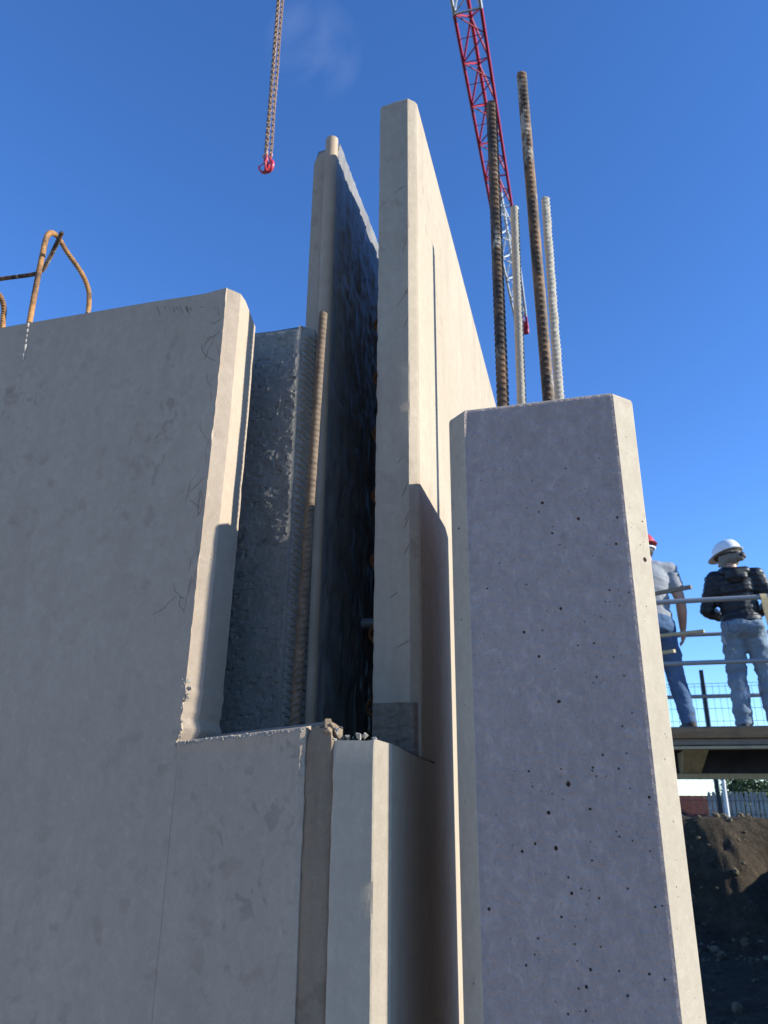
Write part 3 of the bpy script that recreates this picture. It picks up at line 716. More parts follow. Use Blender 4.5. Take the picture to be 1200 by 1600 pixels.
for ci, (dx, dy) in enumerate(((-.030, .012), (0.0, -.02), (.032, .01))):
    bm = bmesh.new(); z = HZ-.01; k = 0
    while z < Z(11.85):
        f = (z-HZ)/(Z(11.85)-HZ); sp = 1-.3*f
        link_bm(bm, Vector((HX+dx*sp+.004*nz(z*2, ci, 1), HY+dy*sp, z)), (math.pi/2 if k % 2 else 0)+.6*ci+1.0*nz(z*.8, ci*3, 2)); z += .0405; k += 1
    from_bm('chain', bm, M_chain, sling, smooth=60)
def hook(dx, dy, dz, rot, mat):
    c0 = Vector((HX+dx, HY+dy, HZ+dz))
    def P(x, z): return c0 + Vector((x*math.cos(rot), x*math.sin(rot), z))
    path = spline([P(0, .0), P(.002, -.035), P(.030, -.075), (P(.042, -.12)), P(.024, -.165), P(-.014, -.178), P(-.046, -.152), P(-.052, -.112)], 7)
    n = len(path); rad = [.010+.010*math.sin(math.pi*min(1, (i/n)*1.25))*(1 if i < n*.8 else max(.15, (n-i)/(n*.2))) for i in range(n)]
    h = from_bm('hook', tube_bm(path, rad, 10), mat, sling, smooth=60)
    eye = [P(.020*math.cos(a), .022+.026*math.sin(a)) for a in [2*math.pi*k/14 for k in range(15)]]
    from_bm('hook_eye', tube_bm(eye, .0085, 8), M_hook_eye, h, smooth=60)
    lat = spline([P(.010, -.045), P(-.018, -.075), P(-.046, -.115)], 5); from_bm('latch', tube_bm(lat, .0065, 6), mat, h, smooth=60)
hook(-.028, .012, -.045, .5, M_hook); hook(.004, -.022, -.05, 1.9, M_hook); hook(.030, .012, -.045, -.5, M_hook)
rod('master_link', (HX-.08, HY, Z(11.88)), (HX+.08, HY, Z(11.88)), .02, M_chain, sling, 8)

# ------------------------------------------------------------------ working platform
PY = 6.70; DZ = at_y(1120, 1134.5, PY).z
plat = thing('work_platform', (1.4, 7.45, 0), 'timber working platform on props with guard rails, carrying two workers', 'platform')
PX0, PX1 = .05, 3.0
for k in range(8):
    ya = PY+.012+k*.2; boxobj('deck_board', (PX0, ya, DZ-.040), (PX1, ya+.193, DZ-.003*(k % 2)), M_wood_grey, plat, .004)
boxobj('edge_board', (PX0, PY-.022, DZ-.092), (PX1, PY+.008, DZ-.012), M_wood, plat, .004)
boxobj('edge_beam', (PX0, PY+.004, at_y(1120, 1164, PY).z), (PX1, PY+.06, DZ-.095), M_wood_grey, plat, .004)
zb = at_y(1120, 1166, PY).z
boxobj('beam_flange', (PX0, PY-.016, zb-.022), (PX1, PY+.08, zb+.002), M_wood_pale, plat, .004)
zl = at_y(1120, 1214, PY+.35).z
boxobj('lower_rail', (PX0, PY+.30, zl-.02), (PX1, PY+.36, zl+.025), M_wood_y, plat, .004)
boxobj('rear_panel', (PX0+.1, PY+.62, zl-.0), (PX1-.1, PY+.64, DZ-.045), M_ply, plat, .002)
bx = at_y(1090, 1190, PY+.1).x
for x in (bx, bx+1.0, bx+1.9):
    bm = bm_data([(x-.10, PY+.02, zb-.024), (x+.085, PY+.02, zb-.024), (x+.04, PY+.34, zl+.02), (x-.10, PY+.34, zl+.02), (x-.10, PY+.6, zb-.024), (x+.085, PY+.6, zb-.024), (x+.04, PY+.6, zl+.02), (x-.10, PY+.6, zl+.02)],
                 [(0, 1, 2, 3), (7, 6, 5, 4), (0, 4, 5, 1), (1, 5, 6, 2), (2, 6, 7, 3), (3, 7, 4, 0)]); bmesh.ops.recalc_face_normals(bm, faces=bm.faces)
    from_bm('joist_bracket', bm, M_wood_y, plat)
for x in (.16, 2.86):
    for y in (PY+.2, PY+1.45): rod('prop', (x, y, -.1), (x, y, DZ-.05), .03, M_tube, plat, 10)
for x in (.34, 2.7):
    for y in (PY+.035, PY+1.55): rod('rail_post', (x, y, DZ-.2), (x, y, DZ+1.22), .021, M_tube, plat, 10)
for py_, y, r in ((937, PY-.008, .021), (1035, PY-.008, .019), (991, PY+1.51, .019), (1088, PY+1.51, .019)):
    z = at_y(1110, py_, y).z; rod('guard_rail', (PX0, y, z), (PX1, y, z), r, M_tube, plat, 10)
def level_board(p0, p1, ya, hgt, mat):
    a = ray(*p0); b = ray(*p1); a = a*(ya/a.y); b = b*(a.z/b.z); d = (b-a)
    a = a-d*1.2; s = Vector((d.y, -d.x, 0)).normalized()*.016; h = Vector((0, 0, hgt/2)); O = Vector((0, 0, EYE))
    v = [a-s-h+O, a+s-h+O, a+s+h+O, a-s+h+O, b-s-h+O, b+s-h+O, b+s+h+O, b-s+h+O]
    bm = bm_data(v, [(0, 1, 2, 3), (7, 6, 5, 4), (0, 4, 5, 1), (1, 5, 6, 2), (2, 6, 7, 3), (3, 7, 4, 0)]); bmesh.ops.recalc_face_normals(bm, faces=bm.faces)
    from_bm('rail_board', bm, mat, plat)
level_board((1032, 926), (1080, 917), 7.05, .032, M_wood_grey)
level_board((1046, 992), (1100, 986), 7.05, .026, M_wood_pale)
level_board((1036, 1020), (1054, 1017), 7.05, .028, M_wood_pale)
# webbing strap hung over the top rail
zr = at_y(1110, 937, PY-.008).z
sx = at_y(1192, 934, PY).x; path = [Vector((sx+.05, PY+.03, zr-.62)), Vector((sx+.035, PY+.026, zr-.3)), Vector((sx+.01, PY+.020, zr-.02)), Vector((sx, PY-.008, zr+.0245)), Vector((sx+.004, PY-.034, zr-.02)), Vector((sx+.022, PY-.04, zr-.22)), Vector((sx+.045, PY-.036, zr-.42)), Vector((sx+.06, PY-.03, zr-.56))]
path = spline(path, 8); rings = []
for i, p in enumerate(path):
    t = (path[min(i+1, len(path)-1)]-path[max(i-1, 0)]).normalized(); s = Vector((1, .15, 0)).normalized(); n = t.cross(s).normalized()
    w = .026; rings.append([p-s*w-n*.002, p+s*w-n*.002, p+s*w+n*.002, p-s*w+n*.002])
o = from_bm('webbing_strap', loft_bm(rings), M_strap, None, origin=(sx, PY, zr), smooth=40); tag(o, 'tan webbing strap hung over the platform guard rail', 'strap')

# ------------------------------------------------------------------ people
def blob(name, prims, mat, parent, vox=.011, it=3, disp=None, cuts=()):
    bm = bmesh.new()
    for p in prims:
        if p[0] == 'e':
            _, c, r, *rot = p; q = bmesh.ops.create_uvsphere(bm, u_segments=20, v_segments=12, radius=1.0)
            rm = Quaternion(rot[0][0], rot[0][1]).to_matrix() if rot else Matrix.Identity(3)
            for v in q['verts']: v.co = Vector(c) + rm @ Vector((v.co.x*r[0], v.co.y*r[1], v.co.z*r[2]))
        else:
            _, pts, rad = p
            for c, r in zip(pts, rad):
                q = bmesh.ops.create_uvsphere(bm, u_segments=16, v_segments=10, radius=r)
                for v in q['verts']: v.co += Vector(c)
            for i in range(len(pts)-1):
                a, b = Vector(pts[i]), Vector(pts[i+1]); t = tube_bm([a, b], [rad[i], rad[i+1]], 16)
                m = bpy.data.meshes.new('t'); t.to_mesh(m); t.free(); bm.from_mesh(m); bpy.data.meshes.remove(m)
    me = bpy.data.meshes.new('t'); bm.to_mesh(me); bm.free(); o = bpy.data.objects.new('t', me); link(o)
    md = o.modifiers.new('r', 'REMESH'); md.mode = 'VOXEL'; md.voxel_size = vox
    d = bpy.context.evaluated_depsgraph_get(); d.update(); nm = bpy.data.meshes.new_from_object(o.evaluated_get(d)); bpy.data.objects.remove(o)
    bm = bmesh.new(); bm.from_mesh(nm); bpy.data.meshes.remove(nm)
    for k in range(it): bmesh.ops.smooth_vert(bm, verts=bm.verts, factor=.5, use_axis_x=True, use_axis_y=True, use_axis_z=True)
    if disp:
        bm.normal_update()
        for v, d_ in [(v, disp(v.co, v.normal)) for v in bm.verts]: v.co += v.normal*d_
    for co, no in cuts:
        bmesh.ops.bisect_plane(bm, geom=bm.verts[:]+bm.edges[:]+bm.faces[:], plane_co=co, plane_no=no, clear_outer=True)
    T = parent['_T'] if False else PT[parent]
    for v in bm.verts: v.co = T @ v.co
    return from_bm(name, bm, mat, parent, smooth=180)
PT = {}
def hand(P, d, side, palm_n):
    """palm and five bent fingers starting at wrist P, pointing along d"""
    P = Vector(P); d = Vector(d).normalized(); n = Vector(palm_n); n = (n-d*n.dot(d)).normalized(); s = d.cross(n)*side
    pr = [('c', [P, P+d*.045+s*.010, P+d*.085+s*.012], [.026, .026, .022]), ('c', [P+d*.03-s*.012, P+d*.085-s*.018], [.024, .020])]
    for k, (off, ln) in enumerate(((.030, .066), (.010, .078), (-.011, .073), (-.030, .058))):
        b = P+d*.088+s*off; e = b+d*ln*.5+n*.006; t = e+d*ln*.42+n*.024
        pr.append(('c', [b-d*.02, e, t], [.0105, .0095, .008]))
    b = P+d*.035+s*.030; pr.append(('c', [b, b+d*.035+s*.022+n*.012, b+d*.062+s*.024+n*.026], [.014, .011, .009]))
    return pr
def rings_obj(name, fn, nr, ns, mat, parent, smooth=60, close=True):
    rings = [[PT[parent] @ Vector(fn(i/(nr-1), 2*math.pi*k/ns)) for k in range(ns)] for i in range(nr)]
    return from_bm(name, loft_bm(rings, close), mat, parent, smooth=smooth)
def helmet(parent, hc, yaw, tilt, mat, strap_mat):
    Rm = Matrix.Rotation(yaw, 3, 'Z') @ Matrix.Rotation(tilt, 3, 'X')
    def dome(u, a):       # u 0 rim .. 1 crown
        t = u*math.pi/2*.985; rx, ry, rz = .112, .138, .125
        r = math.cos(t)**.85; ridge = .006*max(0, math.cos(a*2-math.pi))**4*math.sin(t*2)
        z = math.sin(t)*rz+ridge
        p = Vector((rx*r*math.cos(a), ry*r*math.sin(a), z+.02)); return hc + Rm @ p
    sh = rings_obj('helmet', dome, 14, 40, mat, parent)
    def brim(u, a):
        out = .012 + .045*max(0, math.sin(a))**3
        pr = [(0, .0), (out, -.006), (out+.003, -.010), (out, -.013), (-.004, -.006)][int(round(u*4))]
        return hc + Rm @ Vector(((.112+pr[0])*math.cos(a), (.138+pr[0])*math.sin(a), .022+pr[1]))
    rings = [[PT[parent] @ Vector(brim(i/4, 2*math.pi*k/40)) for k in range(40)] for i in range(5)]
    from_bm('brim', loft_bm(rings, False), mat, sh, smooth=60)
    band = [PT[parent] @ (hc + Rm @ Vector((.098*math.cos(a), .120*math.sin(a), -.012+.018*math.sin(a)))) for a in [2*math.pi*k/30 for k in range(31)]]
    from_bm('head_band', tube_bm(band, .009, 6), strap_mat, sh, smooth=60)
    st = spline([PT[parent] @ (hc + Rm @ Vector(p)) for p in ((-.092, .01, .0), (-.085, .03, -.075), (-.04, .055, -.135), (0, .062, -.145), (.04, .055, -.135), (.085, .03, -.075), (.092, .01, .0))], 5)
    from_bm('chin_strap', tube_bm(st, .006, 5), strap_mat, sh, smooth=60)
def head_prims(hc, yaw, tilt):
    Rm = Matrix.Rotation(yaw, 3, 'Z') @ Matrix.Rotation(tilt, 3, 'X')
    def P(x, y, z): return hc + Rm @ Vector((x, y, z))
    q = (Rm.to_quaternion().axis, Rm.to_quaternion().angle)
    return [('e', P(0, -.01, .01), (.076, .097, .105), q), ('e', P(0, .03, -.055), (.058, .062, .062), q), ('e', P(0, .045, -.098), (.030, .030, .022), q),
            ('c', [P(0, .09, .012), P(0, .112, -.028)], [.010, .015]), ('e', P(0, .088, -.062), (.026, .014, .009), q), ('e', P(0, .086, .030), (.055, .018, .010), q),
            ('e', P(-.079, -.008, -.012), (.012, .022, .033), q), ('e', P(.079, -.008, -.012), (.012, .022, .033), q)], P
def eyes(parent, P):
    for s in (-.031, .031):
        bm = bmesh.new(); bmesh.ops.create_uvsphere(bm, u_segments=10, v_segments=8, radius=.011)
        c = PT[parent] @ Vector(P(s, .083, .008)); bmesh.ops.translate(bm, verts=bm.verts, vec=c); from_bm('eye', bm, M_glass, parent, smooth=60)

# --- worker in the black puffer jacket
w = at_y(1184, 1133, 7.38)
p1 = thing('person', (w.x, 7.38, DZ), 'worker in white helmet, black puffer jacket and pale torn jeans standing on the platform', 'person')
PT[p1] = Matrix.Translation((w.x, 7.38, DZ)) @ Matrix.Rotation(R(-6), 4, 'Z')
hc = Vector((-.025, .035, 1.565)); yaw, tilt = R(52), R(-14)
hp, HPf = head_prims(hc, yaw, tilt)
ankL, ankR, kneeL, kneeR, hipL, hipR = (-.105, -.01, .09), (.15, .03, .09), (-.100, .045, .48), (.135, .06, .48), (-.085, 0, .88), (.085, 0, .88)
shL, shR, elL, elR, wrL, wrR = (-.175, .02, 1.365), (.175, .0, 1.37), (-.265, .03, 1.085), (.275, -.01, 1.10), (-.14, .235, 1.06), (.15, .235, 1.07)
body_pr = hp + [('c', [(-.015, -.005, 1.38), (-.02, .01, 1.48)], [.062, .056]), ('e', (0, 0, 1.25), (.16, .105, .20)), ('e', (0, 0, 1.05), (.14, .10, .14)), ('e', (0, -.01, .92), (.165, .12, .12)),
     ('c', [hipL, kneeL, ankL], [.088, .058, .044]), ('c', [hipR, kneeR, ankR], [.088, .058, .044]),
     ('c', [(-.08, 0, 1.36), shL, elL, wrL], [.07, .060, .043, .029]), ('c', [(.08, 0, 1.36), shR, elR, wrR], [.07, .060, .043, .029])]
body_pr += hand(wrL, (.75, .6, .12), -1, (0, 0, 1)) + hand(wrR, (-.7, .6, .1), 1, (0, 0, 1))
blob('body', body_pr, M_skin_h, p1, .0085, 2); eyes(p1, HPf)
def puff(co, n):
    wv = abs(math.sin(math.pi*(co.z+.022*nz(co.x*6, co.y*6, co.z*3))/.052))**.6
    return -.0085*(1-wv) + .006*nz(co.x*11, co.y*11, co.z*14) + .004*nz(co.x*30, co.y*30, co.z*30)
jk = [('e', (0, .005, 1.27), (.185, .130, .19)), ('e', (0, 0, 1.10), (.170, .128, .15)), ('e', (0, -.005, .98), (.178, .135, .12)), ('c', [(-.07, 0, 1.375), (.07, 0, 1.375)], [.085, .085]),
      ('c', [(-.09, .005, 1.36), shL, elL, (-.165, .21, 1.065)], [.085, .083, .070, .050]), ('c', [(.09, .005, 1.36), shR, elR, (.175, .21, 1.075)], [.085, .083, .070, .050])]
blob('puffer_jacket', jk, M_puffer, p1, .010, 4, puff, (((0, 0, .895), (0, -.0, -1)),))
blob('hood', [('c', [(-.10, .0, 1.425), (-.075, -.085, 1.405), (0, -.115, 1.385), (.085, -.085, 1.40), (.105, .0, 1.425)], [.040, .046, .056, .048, .040]), ('e', (.01, -.115, 1.345), (.095, .045, .065))], M_puffer, p1, .010, 4,
     lambda co, n: .006*nz(co.x*9, co.y*9, co.z*20)-.006*(1-abs(math.sin(co.z*55))**.6))
def fold(a): return lambda co, n: a*nz(co.x*7, co.y*7, co.z*13) + a*.6*nz(co.x*16, co.y*16, co.z*32)
jn = [('e', (0, -.015, .91), (.178, .138, .125)), ('e', (-.08, -.075, .885), (.092, .072, .095)), ('e', (.08, -.075, .885), (.092, .072, .095)), ('c', [hipL, kneeL, ankL], [.104, .084, .072]), ('c', [hipR, kneeR, ankR], [.104, .084, .072])]
j1 = blob('jeans', jn, M_jeans, p1, .010, 3, fold(.017), (((0, 0, .055), (0, 0, -1)), ((0, 0, .985), (0, 0, 1))))
for s in (-1, 1):
    pk = [PT[p1] @ Vector((s*x, y, z)) for x, y, z in ((.035, -.1545, .955), (.125, -.140, .955), (.122, -.145, .855), (.08, -.156, .832), (.038, -.157, .855))]
    from_bm('pocket_seam', tube_bm(pk+[pk[0]], .0028, 4), M_jeans_d, j1)
for a in (ankL, ankR):
    blob('shoe', [('c', [(a[0], -.055, .045), (a[0], .05, .05), (a[0], .15, .038)], [.043, .046, .038]), ('c', [(a[0], a[1], .05), (a[0], a[1], .11)], [.046, .045])], M_boot, p1, .009, 2, None, (((0, 0, .004), (0, 0, -1)),))
helmet(p1, hc+Vector((0, 0, .028)), yaw, tilt, M_helmet_w, M_hair)
Rh = Matrix.Rotation(yaw, 3, 'Z') @ Matrix.Rotation(tilt, 3, 'X')
def HH(x, y, z): return hc + Rh @ Vector((x, y, z))
blob('hair', [('e', HH(0, -.022, .0), (.088, .098, .10)), ('c', [HH(.0, -.10, -.01), HH(.01, -.115, -.05)], [.042, .036]), ('c', [HH(.074, .015, .0), HH(.078, .03, -.07), HH(.072, .035, -.13)], [.03, .026, .018]), ('c', [HH(-.074, .015, .0), HH(-.078, .03, -.07), HH(-.072, .035, -.14)], [.03, .026, .018])], M_hair_g, p1, .009, 3,
     lambda co, n: .004*nz(co.x*60, co.y*60, co.z*8))
blob('hair_knot', [('e', HH(.012, -.115, -.035), (.05, .042, .042))], M_hair, p1, .008, 2)

# --- worker in the grey t-shirt
w2 = at_y(1039, 1133, 7.30)
p2 = thing('person', (w2.x, 7.30, DZ), 'worker in red helmet, grey t-shirt and blue jeans, arm hanging, half hidden by the column', 'person')
PT[p2] = Matrix.Translation((w2.x, 7.30, DZ)) @ Matrix.Rotation(R(14), 4, 'Z')
hc = Vector((-.005, .05, 1.665)); yaw, tilt = R(40), R(-10); hp, HPf = head_prims(hc, yaw, tilt)
ankL, ankR, kneeL, kneeR, hipL, hipR = (-.14, .02, .09), (.21, -.02, .09), (-.125, .06, .51), (.155, .04, .51), (-.09, 0, .95), (.09, 0, .95)
shL, shR, elL, elR, wrL, wrR = (-.205, .01, 1.47), (.200, .01, 1.47), (-.26, .05, 1.18), (.262, -.035, 1.17), (-.13, .25, 1.12), (.285, .055, .93)
bp = hp + [('c', [(0, -.005, 1.48), (-.002, .025, 1.60)], [.066, .060]), ('e', (0, 0, 1.34), (.175, .115, .21)), ('e', (0, 0, 1.13), (.155, .11, .15)), ('e', (0, -.01, .99), (.17, .12, .12)),
     ('c', [hipL, kneeL, ankL], [.092, .062, .046]), ('c', [hipR, kneeR, ankR], [.092, .062, .046]),
     ('c', [(-.09, 0, 1.46), shL, (-.235, .03, 1.33), elL, (-.21, .13, 1.16), wrL], [.075, .066, .058, .046, .046, .031]), ('c', [(.09, 0, 1.46), shR, (.235, -.01, 1.32), elR, (.275, .0, 1.07), wrR], [.075, .066, .058, .046, .046, .031])]
bp += hand(wrL, (.8, .5, .05), -1, (0, 0, 1)) + hand(wrR, (.0, .25, -1), -1, (-1, .2, 0))
blob('body', bp, M_skin_h, p2, .0085, 2); eyes(p2, HPf)
ts = [('e', (0, .0, 1.35), (.195, .135, .20)), ('e', (0, 0, 1.16), (.178, .130, .17)), ('e', (0, -.005, 1.02), (.182, .135, .13)), ('c', [(-.08, 0, 1.475), (.08, 0, 1.475)], [.085, .085]),
      ('c', [(-.1, 0, 1.46), shL, (-.236, .03, 1.315)], [.085, .083, .077]), ('c', [(.1, 0, 1.46), shR, (.236, -.01, 1.305)], [.085, .083, .077])]
blob('t_shirt', ts, M_tshirt, p2, .010, 3, fold(.009), (((0, 0, .945), (0, 0, -1)), ((.24, -.012, 1.262), (.12, .0, -1)), ((-.24, .03, 1.262), (-.12, 0, -1))) if False else (((0, 0, .945), (0, 0, -1)),))
blob('jeans', [('e', (0, -.015, .97), (.178, .138, .12)), ('e', (0, -.07, .94), (.16, .08, .10)), ('c', [hipL, kneeL, ankL], [.106, .084, .068]), ('c', [hipR, kneeR, ankR], [.106, .084, .068])], M_jeans_d, p2, .010, 3, fold(.010), (((0, 0, .055), (0, 0, -1)), ((0, 0, 1.03), (0, 0, 1))))
for a in (ankL, ankR):
    blob('boot', [('c', [(a[0], -.06, .05), (a[0], .05, .055), (a[0], .16, .042)], [.048, .05, .042]), ('c', [(a[0], a[1], .05), (a[0], a[1], .15)], [.052, .054])], M_boot, p2, .009, 2, None, (((0, 0, .004), (0, 0, -1)),))
helmet(p2, hc+Vector((0, 0, .028)), yaw, tilt, M_helmet_r, M_helmet_w)
Rh = Matrix.Rotation(yaw, 3, 'Z') @ Matrix.Rotation(tilt, 3, 'X')
blob('hair', [('e', hc + Rh @ Vector((0, -.022, .0)), (.083, .094, .095))], M_hair, p2, .009, 2)

# ------------------------------------------------------------------ fences beyond the pit
FY = 14.0; gz = lambda x, y: terrain(x, y)
mf = thing('mesh_fence', (2.5, FY, gz(2.5, FY)), 'dark green welded wire mesh fence with tall posts above the earth bank', 'fence')
ztop = at_y(1107, 1068, FY).z; zbot = gz(2, FY)+.05
px0 = at_y(1101, 1090, FY).x
posts = [px0-2.5, px0, px0+2.5, px0+5]
for x in posts: boxobj('fence_post', (x-.032, FY-.03, gz(x, FY)-.3), (x+.032, FY+.03, at_y(1096, 1047, FY).z), M_fence, mf, .004)
for a, b in zip(posts, posts[1:]):
    bm = bmesh.new()
    def wire(p, q, r):
        t = tube_bm([p, q], r, 3, False); m = bpy.data.meshes.new('t'); t.to_mesh(m); t.free(); bm.from_mesh(m); bpy.data.meshes.remove(m)
    for x in frange(a+.04, b-.04, .10): wire((x, FY, zbot), (x, FY, ztop), .0032)
    for z in frange(zbot, ztop, .20): wire((a+.03, FY-.006, z), (b-.03, FY-.006, z), .0036); wire((a+.03, FY+.006, z), (b-.03, FY+.006, z), .0036)
    wire((a+.03, FY, ztop-.05), (b-.03, FY, ztop-.05), .0036)
    from_bm('mesh_panel', bm, M_fence, mf)
xp = at_y(1134, 1250, 13.5).x
pl = tube('marker_pole', [(xp, 13.5, gz(xp, 13.5)-.2), (xp, 13.5, gz(xp, 13.5)+.4), (xp+.005, 13.5, gz(xp, 13.5)+.8)], .030, M_pole, None, 10, origin=(xp, 13.5, gz(xp, 13.5)))
tag(pl, 'slim off-white pole standing on the earth bank in front of the picket fence', 'pole')
tag(from_bm('pole_cap', tube_bm([(xp+.005, 13.5, gz(xp, 13.5)+.8), (xp+.005, 13.5, gz(xp, 13.5)+.83)], .034, 10), M_pole, pl))
# pale concrete picket fence
QY = 31.0; q0 = at_y(1110, 1260, QY).x; qz0 = gz(q0+1, QY)-.1; qz1 = at_y(1150, 1237, QY).z
pf = thing('picket_fence', (q0+2.5, QY, qz0), 'weathered pale picket fence standing beyond the earth bank', 'fence')
pm = None
for k in range(46):
    x = q0+.152*k; hgt = qz1-qz0+.02*nz(k*1.3, 1, 1)
    if pm is None:
        bm = bm_data([(-.055, -.02, 0), (.055, -.02, 0), (.055, .02, 0), (-.055, .02, 0), (-.055, -.02, .94), (.055, -.02, .94), (.055, .02, .94), (-.055, .02, .94), (-.02, -.02, 1), (.02, -.02, 1), (.02, .02, 1), (-.02, .02, 1)],
                     [(3, 2, 1, 0), (0, 1, 5, 4), (1, 2, 6, 5), (2, 3, 7, 6), (3, 0, 4, 7), (4, 5, 9, 8), (5, 6, 10, 9), (6, 7, 11, 10), (7, 4, 8, 11), (8, 9, 10, 11)])
        pm = bpy.data.meshes.new('picket'); bm.to_mesh(pm); bm.free(); pm.materials.append(M_picket)
    o = bpy.data.objects.new('picket', pm); link(o); o.parent = pf; o.location = Vector((x, QY, qz0))-ORG[pf]; o.scale = (1, 1, hgt); o.rotation_euler = (0, R(random.uniform(-1, 1)), R(random.uniform(-4, 4))); ORG[o] = ORG[pf]
for z in (qz0+.25, qz1-.25): boxobj('fence_rail', (q0-.1, QY+.03, z-.04), (q0+7, QY+.08, z+.04), M_picket, pf, .004)

# ------------------------------------------------------------------ house below the slope
HY2 = 62.; hb0 = gz(5, 62)
ra = at_y(1069, 1250, HY2); rr_ = at_y(1112, 1246, HY2); eave = at_y(1102, 1275, HY2)
hx0, hx1 = ra.x-8.5, ra.x+1.9
house = thing('house', ((hx0+hx1)/2, HY2+4, hb0), 'pale house with a red tiled roof seen far below the bank', 'house')
zr_, ze = ra.z+.10, eave.z-1.1
wallw = boxobj('wall', (hx0+.3, HY2+.3, hb0-.3), (hx1-.3, HY2+9, ze), M_render, house, .01)
bm = bm_data([(hx1-.35-6.6, HY2+.3, ze), (hx1-.3, HY2+.3, ze), (ra.x-1.6, HY2+.3, zr_-.15), (hx1-.35-6.6, HY2+.6, ze), (hx1-.3, HY2+.6, ze), (ra.x-1.6, HY2+.6, zr_-.15)], [(0, 1, 2), (5, 4, 3), (0, 3, 4, 1), (1, 4, 5, 2), (2, 5, 3, 0)])
from_bm('gable', bm, M_render, house)
def roofslab(name, a, b, y0_, y1_, th=.18):
    bm = bm_data([(a[0], y0_, a[1]), (b[0], y0_, b[1]), (b[0], y1_, b[1]), (a[0], y1_, a[1]), (a[0], y0_, a[1]+th), (b[0], y0_, b[1]+th), (b[0], y1_, b[1]+th), (a[0], y1_, a[1]+th)], [(0, 3, 2, 1), (4, 5, 6, 7), (0, 1, 5, 4), (1, 2, 6, 5), (2, 3, 7, 6), (3, 0, 4, 7)])
    bmesh.ops.recalc_face_normals(bm, faces=bm.faces); return from_bm(name, bm, M_roof, house)
roofslab('roof', (ra.x-1.6, zr_), (hx1+.1, ze-.1), HY2, HY2+9.4); roofslab('roof', (ra.x-1.6, zr_), (hx1-7.2, ze-.1), HY2, HY2+9.4)
# second wing whose tiled slope faces the bank
bm = bm_data([(ra.x-.5, HY2+5, ze-.2), (ra.x+5.5, HY2+5, ze-.2), (ra.x+5.5, HY2+8.6, zr_+.28), (ra.x-.5, HY2+8.6, zr_+.28), (ra.x-.5, HY2+8.7, ze-.2), (ra.x+5.5, HY2+8.7, ze-.2)], [(0, 1, 2, 3), (1, 5, 2), (0, 3, 4), (3, 2, 5, 4), (0, 4, 5, 1)])
wing = from_bm('wing_roof', bm, M_roof, house)
for k in range(20):
    f = (k+.5)/20; a = Vector((ra.x-.52, HY2+5+3.6*f-.02, ze-.2+(zr_+.28-ze+.2)*f+.03)); b = a+Vector((6.04, 0, 0)); rod('tile_course', a, b, .028, M_roof, wing, 6)
boxobj('wing_wall', (ra.x-.3, HY2+5.4, hb0-.3), (ra.x+5.3, HY2+8.5, ze-.22), M_render, house, .01)
for x in (hx0+2, hx0+4.6, hx1-2.2):
    wd = boxobj('window', (x, HY2+.24, hb0+1.1), (x+1.1, HY2+.32, hb0+2.4), M_helmet_w, house, .01); boxobj('pane', (x+.1, HY2+.22, hb0+1.2), (x+1.0, HY2+.25, hb0+2.3), M_glass, wd, 0)

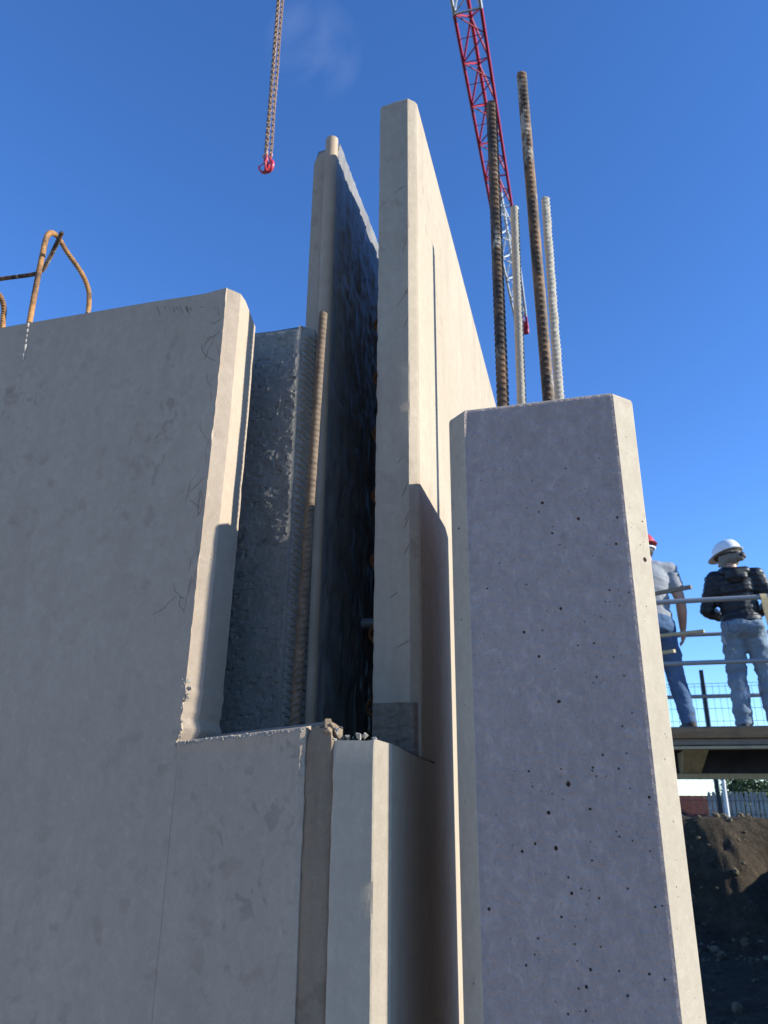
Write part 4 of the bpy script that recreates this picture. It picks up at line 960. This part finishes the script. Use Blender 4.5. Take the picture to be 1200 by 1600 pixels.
# ------------------------------------------------------------------ trees
def tree(name, x, y, ztop, rx, label, n=2600, leaf=.16, bare=False, group=None):
    zb_ = gz(x, y)-.1; h = ztop-zb_
    t = thing(name, (x, y, zb_), label, 'tree' if not bare else 'shrub', group); rnd = random.Random(int(x*100+y))
    bm = bmesh.new(); tips = []
    def add(pts, r0, r1):
        n_ = len(pts); q = tube_bm(pts, [r0+(r1-r0)*i/(n_-1) for i in range(n_)], 6); m = bpy.data.meshes.new('t'); q.to_mesh(m); q.free(); bm.from_mesh(m); bpy.data.meshes.remove(m)
    tr = [Vector((x+.1*nz(k, x, 1), y+.1*nz(k, y, 2), zb_+h*.72*k/5)) for k in range(6)]; R0 = .032*h if not bare else .012*h
    add(tr, R0, R0*.35)
    for k in range(11 if not bare else 16):
        f = rnd.uniform(.25, 1); b = tr[0].lerp(tr[-1], f); a = rnd.uniform(0, 6.28); l = rx*rnd.uniform(.6, 1.0)*(1.1-.35*f)
        e = b+Vector((math.cos(a)*l, math.sin(a)*l, l*rnd.uniform(.3, .9))); m_ = b.lerp(e, .5)+Vector((0, 0, -.06*l)); add([b, m_, e], R0*.35, R0*.08); tips.append(e)
        for q in range(3): 
            e2 = m_.lerp(e, rnd.random())+Vector((rnd.gauss(0, .3), rnd.gauss(0, .3), rnd.uniform(.1, .5)))*l*.6; add([m_.lerp(e, .4), e2], R0*.14, R0*.05); tips.append(e2)
    from_bm('trunk', bm, M_bark, t, smooth=60)
    if bare: n = n//6
    bm = bmesh.new(); cl = tips + [Vector((x, y, zb_+h*.8)) for k in range(4)]
    for k in range(n):
        c = rnd.choice(cl); s = rx*.26
        p = c+Vector((rnd.gauss(0, s), rnd.gauss(0, s), rnd.gauss(0, s*.75)))
        if p.z > ztop+.1: p.z = ztop-rnd.random()*.4
        q = Quaternion(Vector((rnd.gauss(0, 1), rnd.gauss(0, 1), rnd.gauss(0, 1))).normalized(), rnd.random()*6.28); L = leaf*rnd.uniform(.6, 1.3)
        v = [bm.verts.new(p+q @ Vector(u)) for u in ((-L*.5, 0, 0), (0, -L*.28, .1*L), (L*.5, 0, 0), (0, L*.28, .1*L))]; bm.faces.new(v)
    from_bm('crown', bm, M_leaf, t)
tx = at_y(1178, 1225, 40); tree('leafy_tree', tx.x, 40, at_y(1178, 1212, 40).z, 1.25, 'dense dark green tree behind the picket fence', 5200)
tx = at_y(1222, 1225, 43); tree('leafy_tree', tx.x, 43, at_y(1222, 1200, 43).z, 1.6, 'broad green tree farther along behind the picket fence', 5200)
tx = at_y(1107, 1235, 36); tree('thin_shrub', tx.x, 36, at_y(1107, 1222, 36).z, .55, 'thin nearly bare shrub rising at the end of the picket fence', 900, .07, True)
for me in list(bpy.data.meshes):
    if me.users == 0: bpy.data.meshes.remove(me)
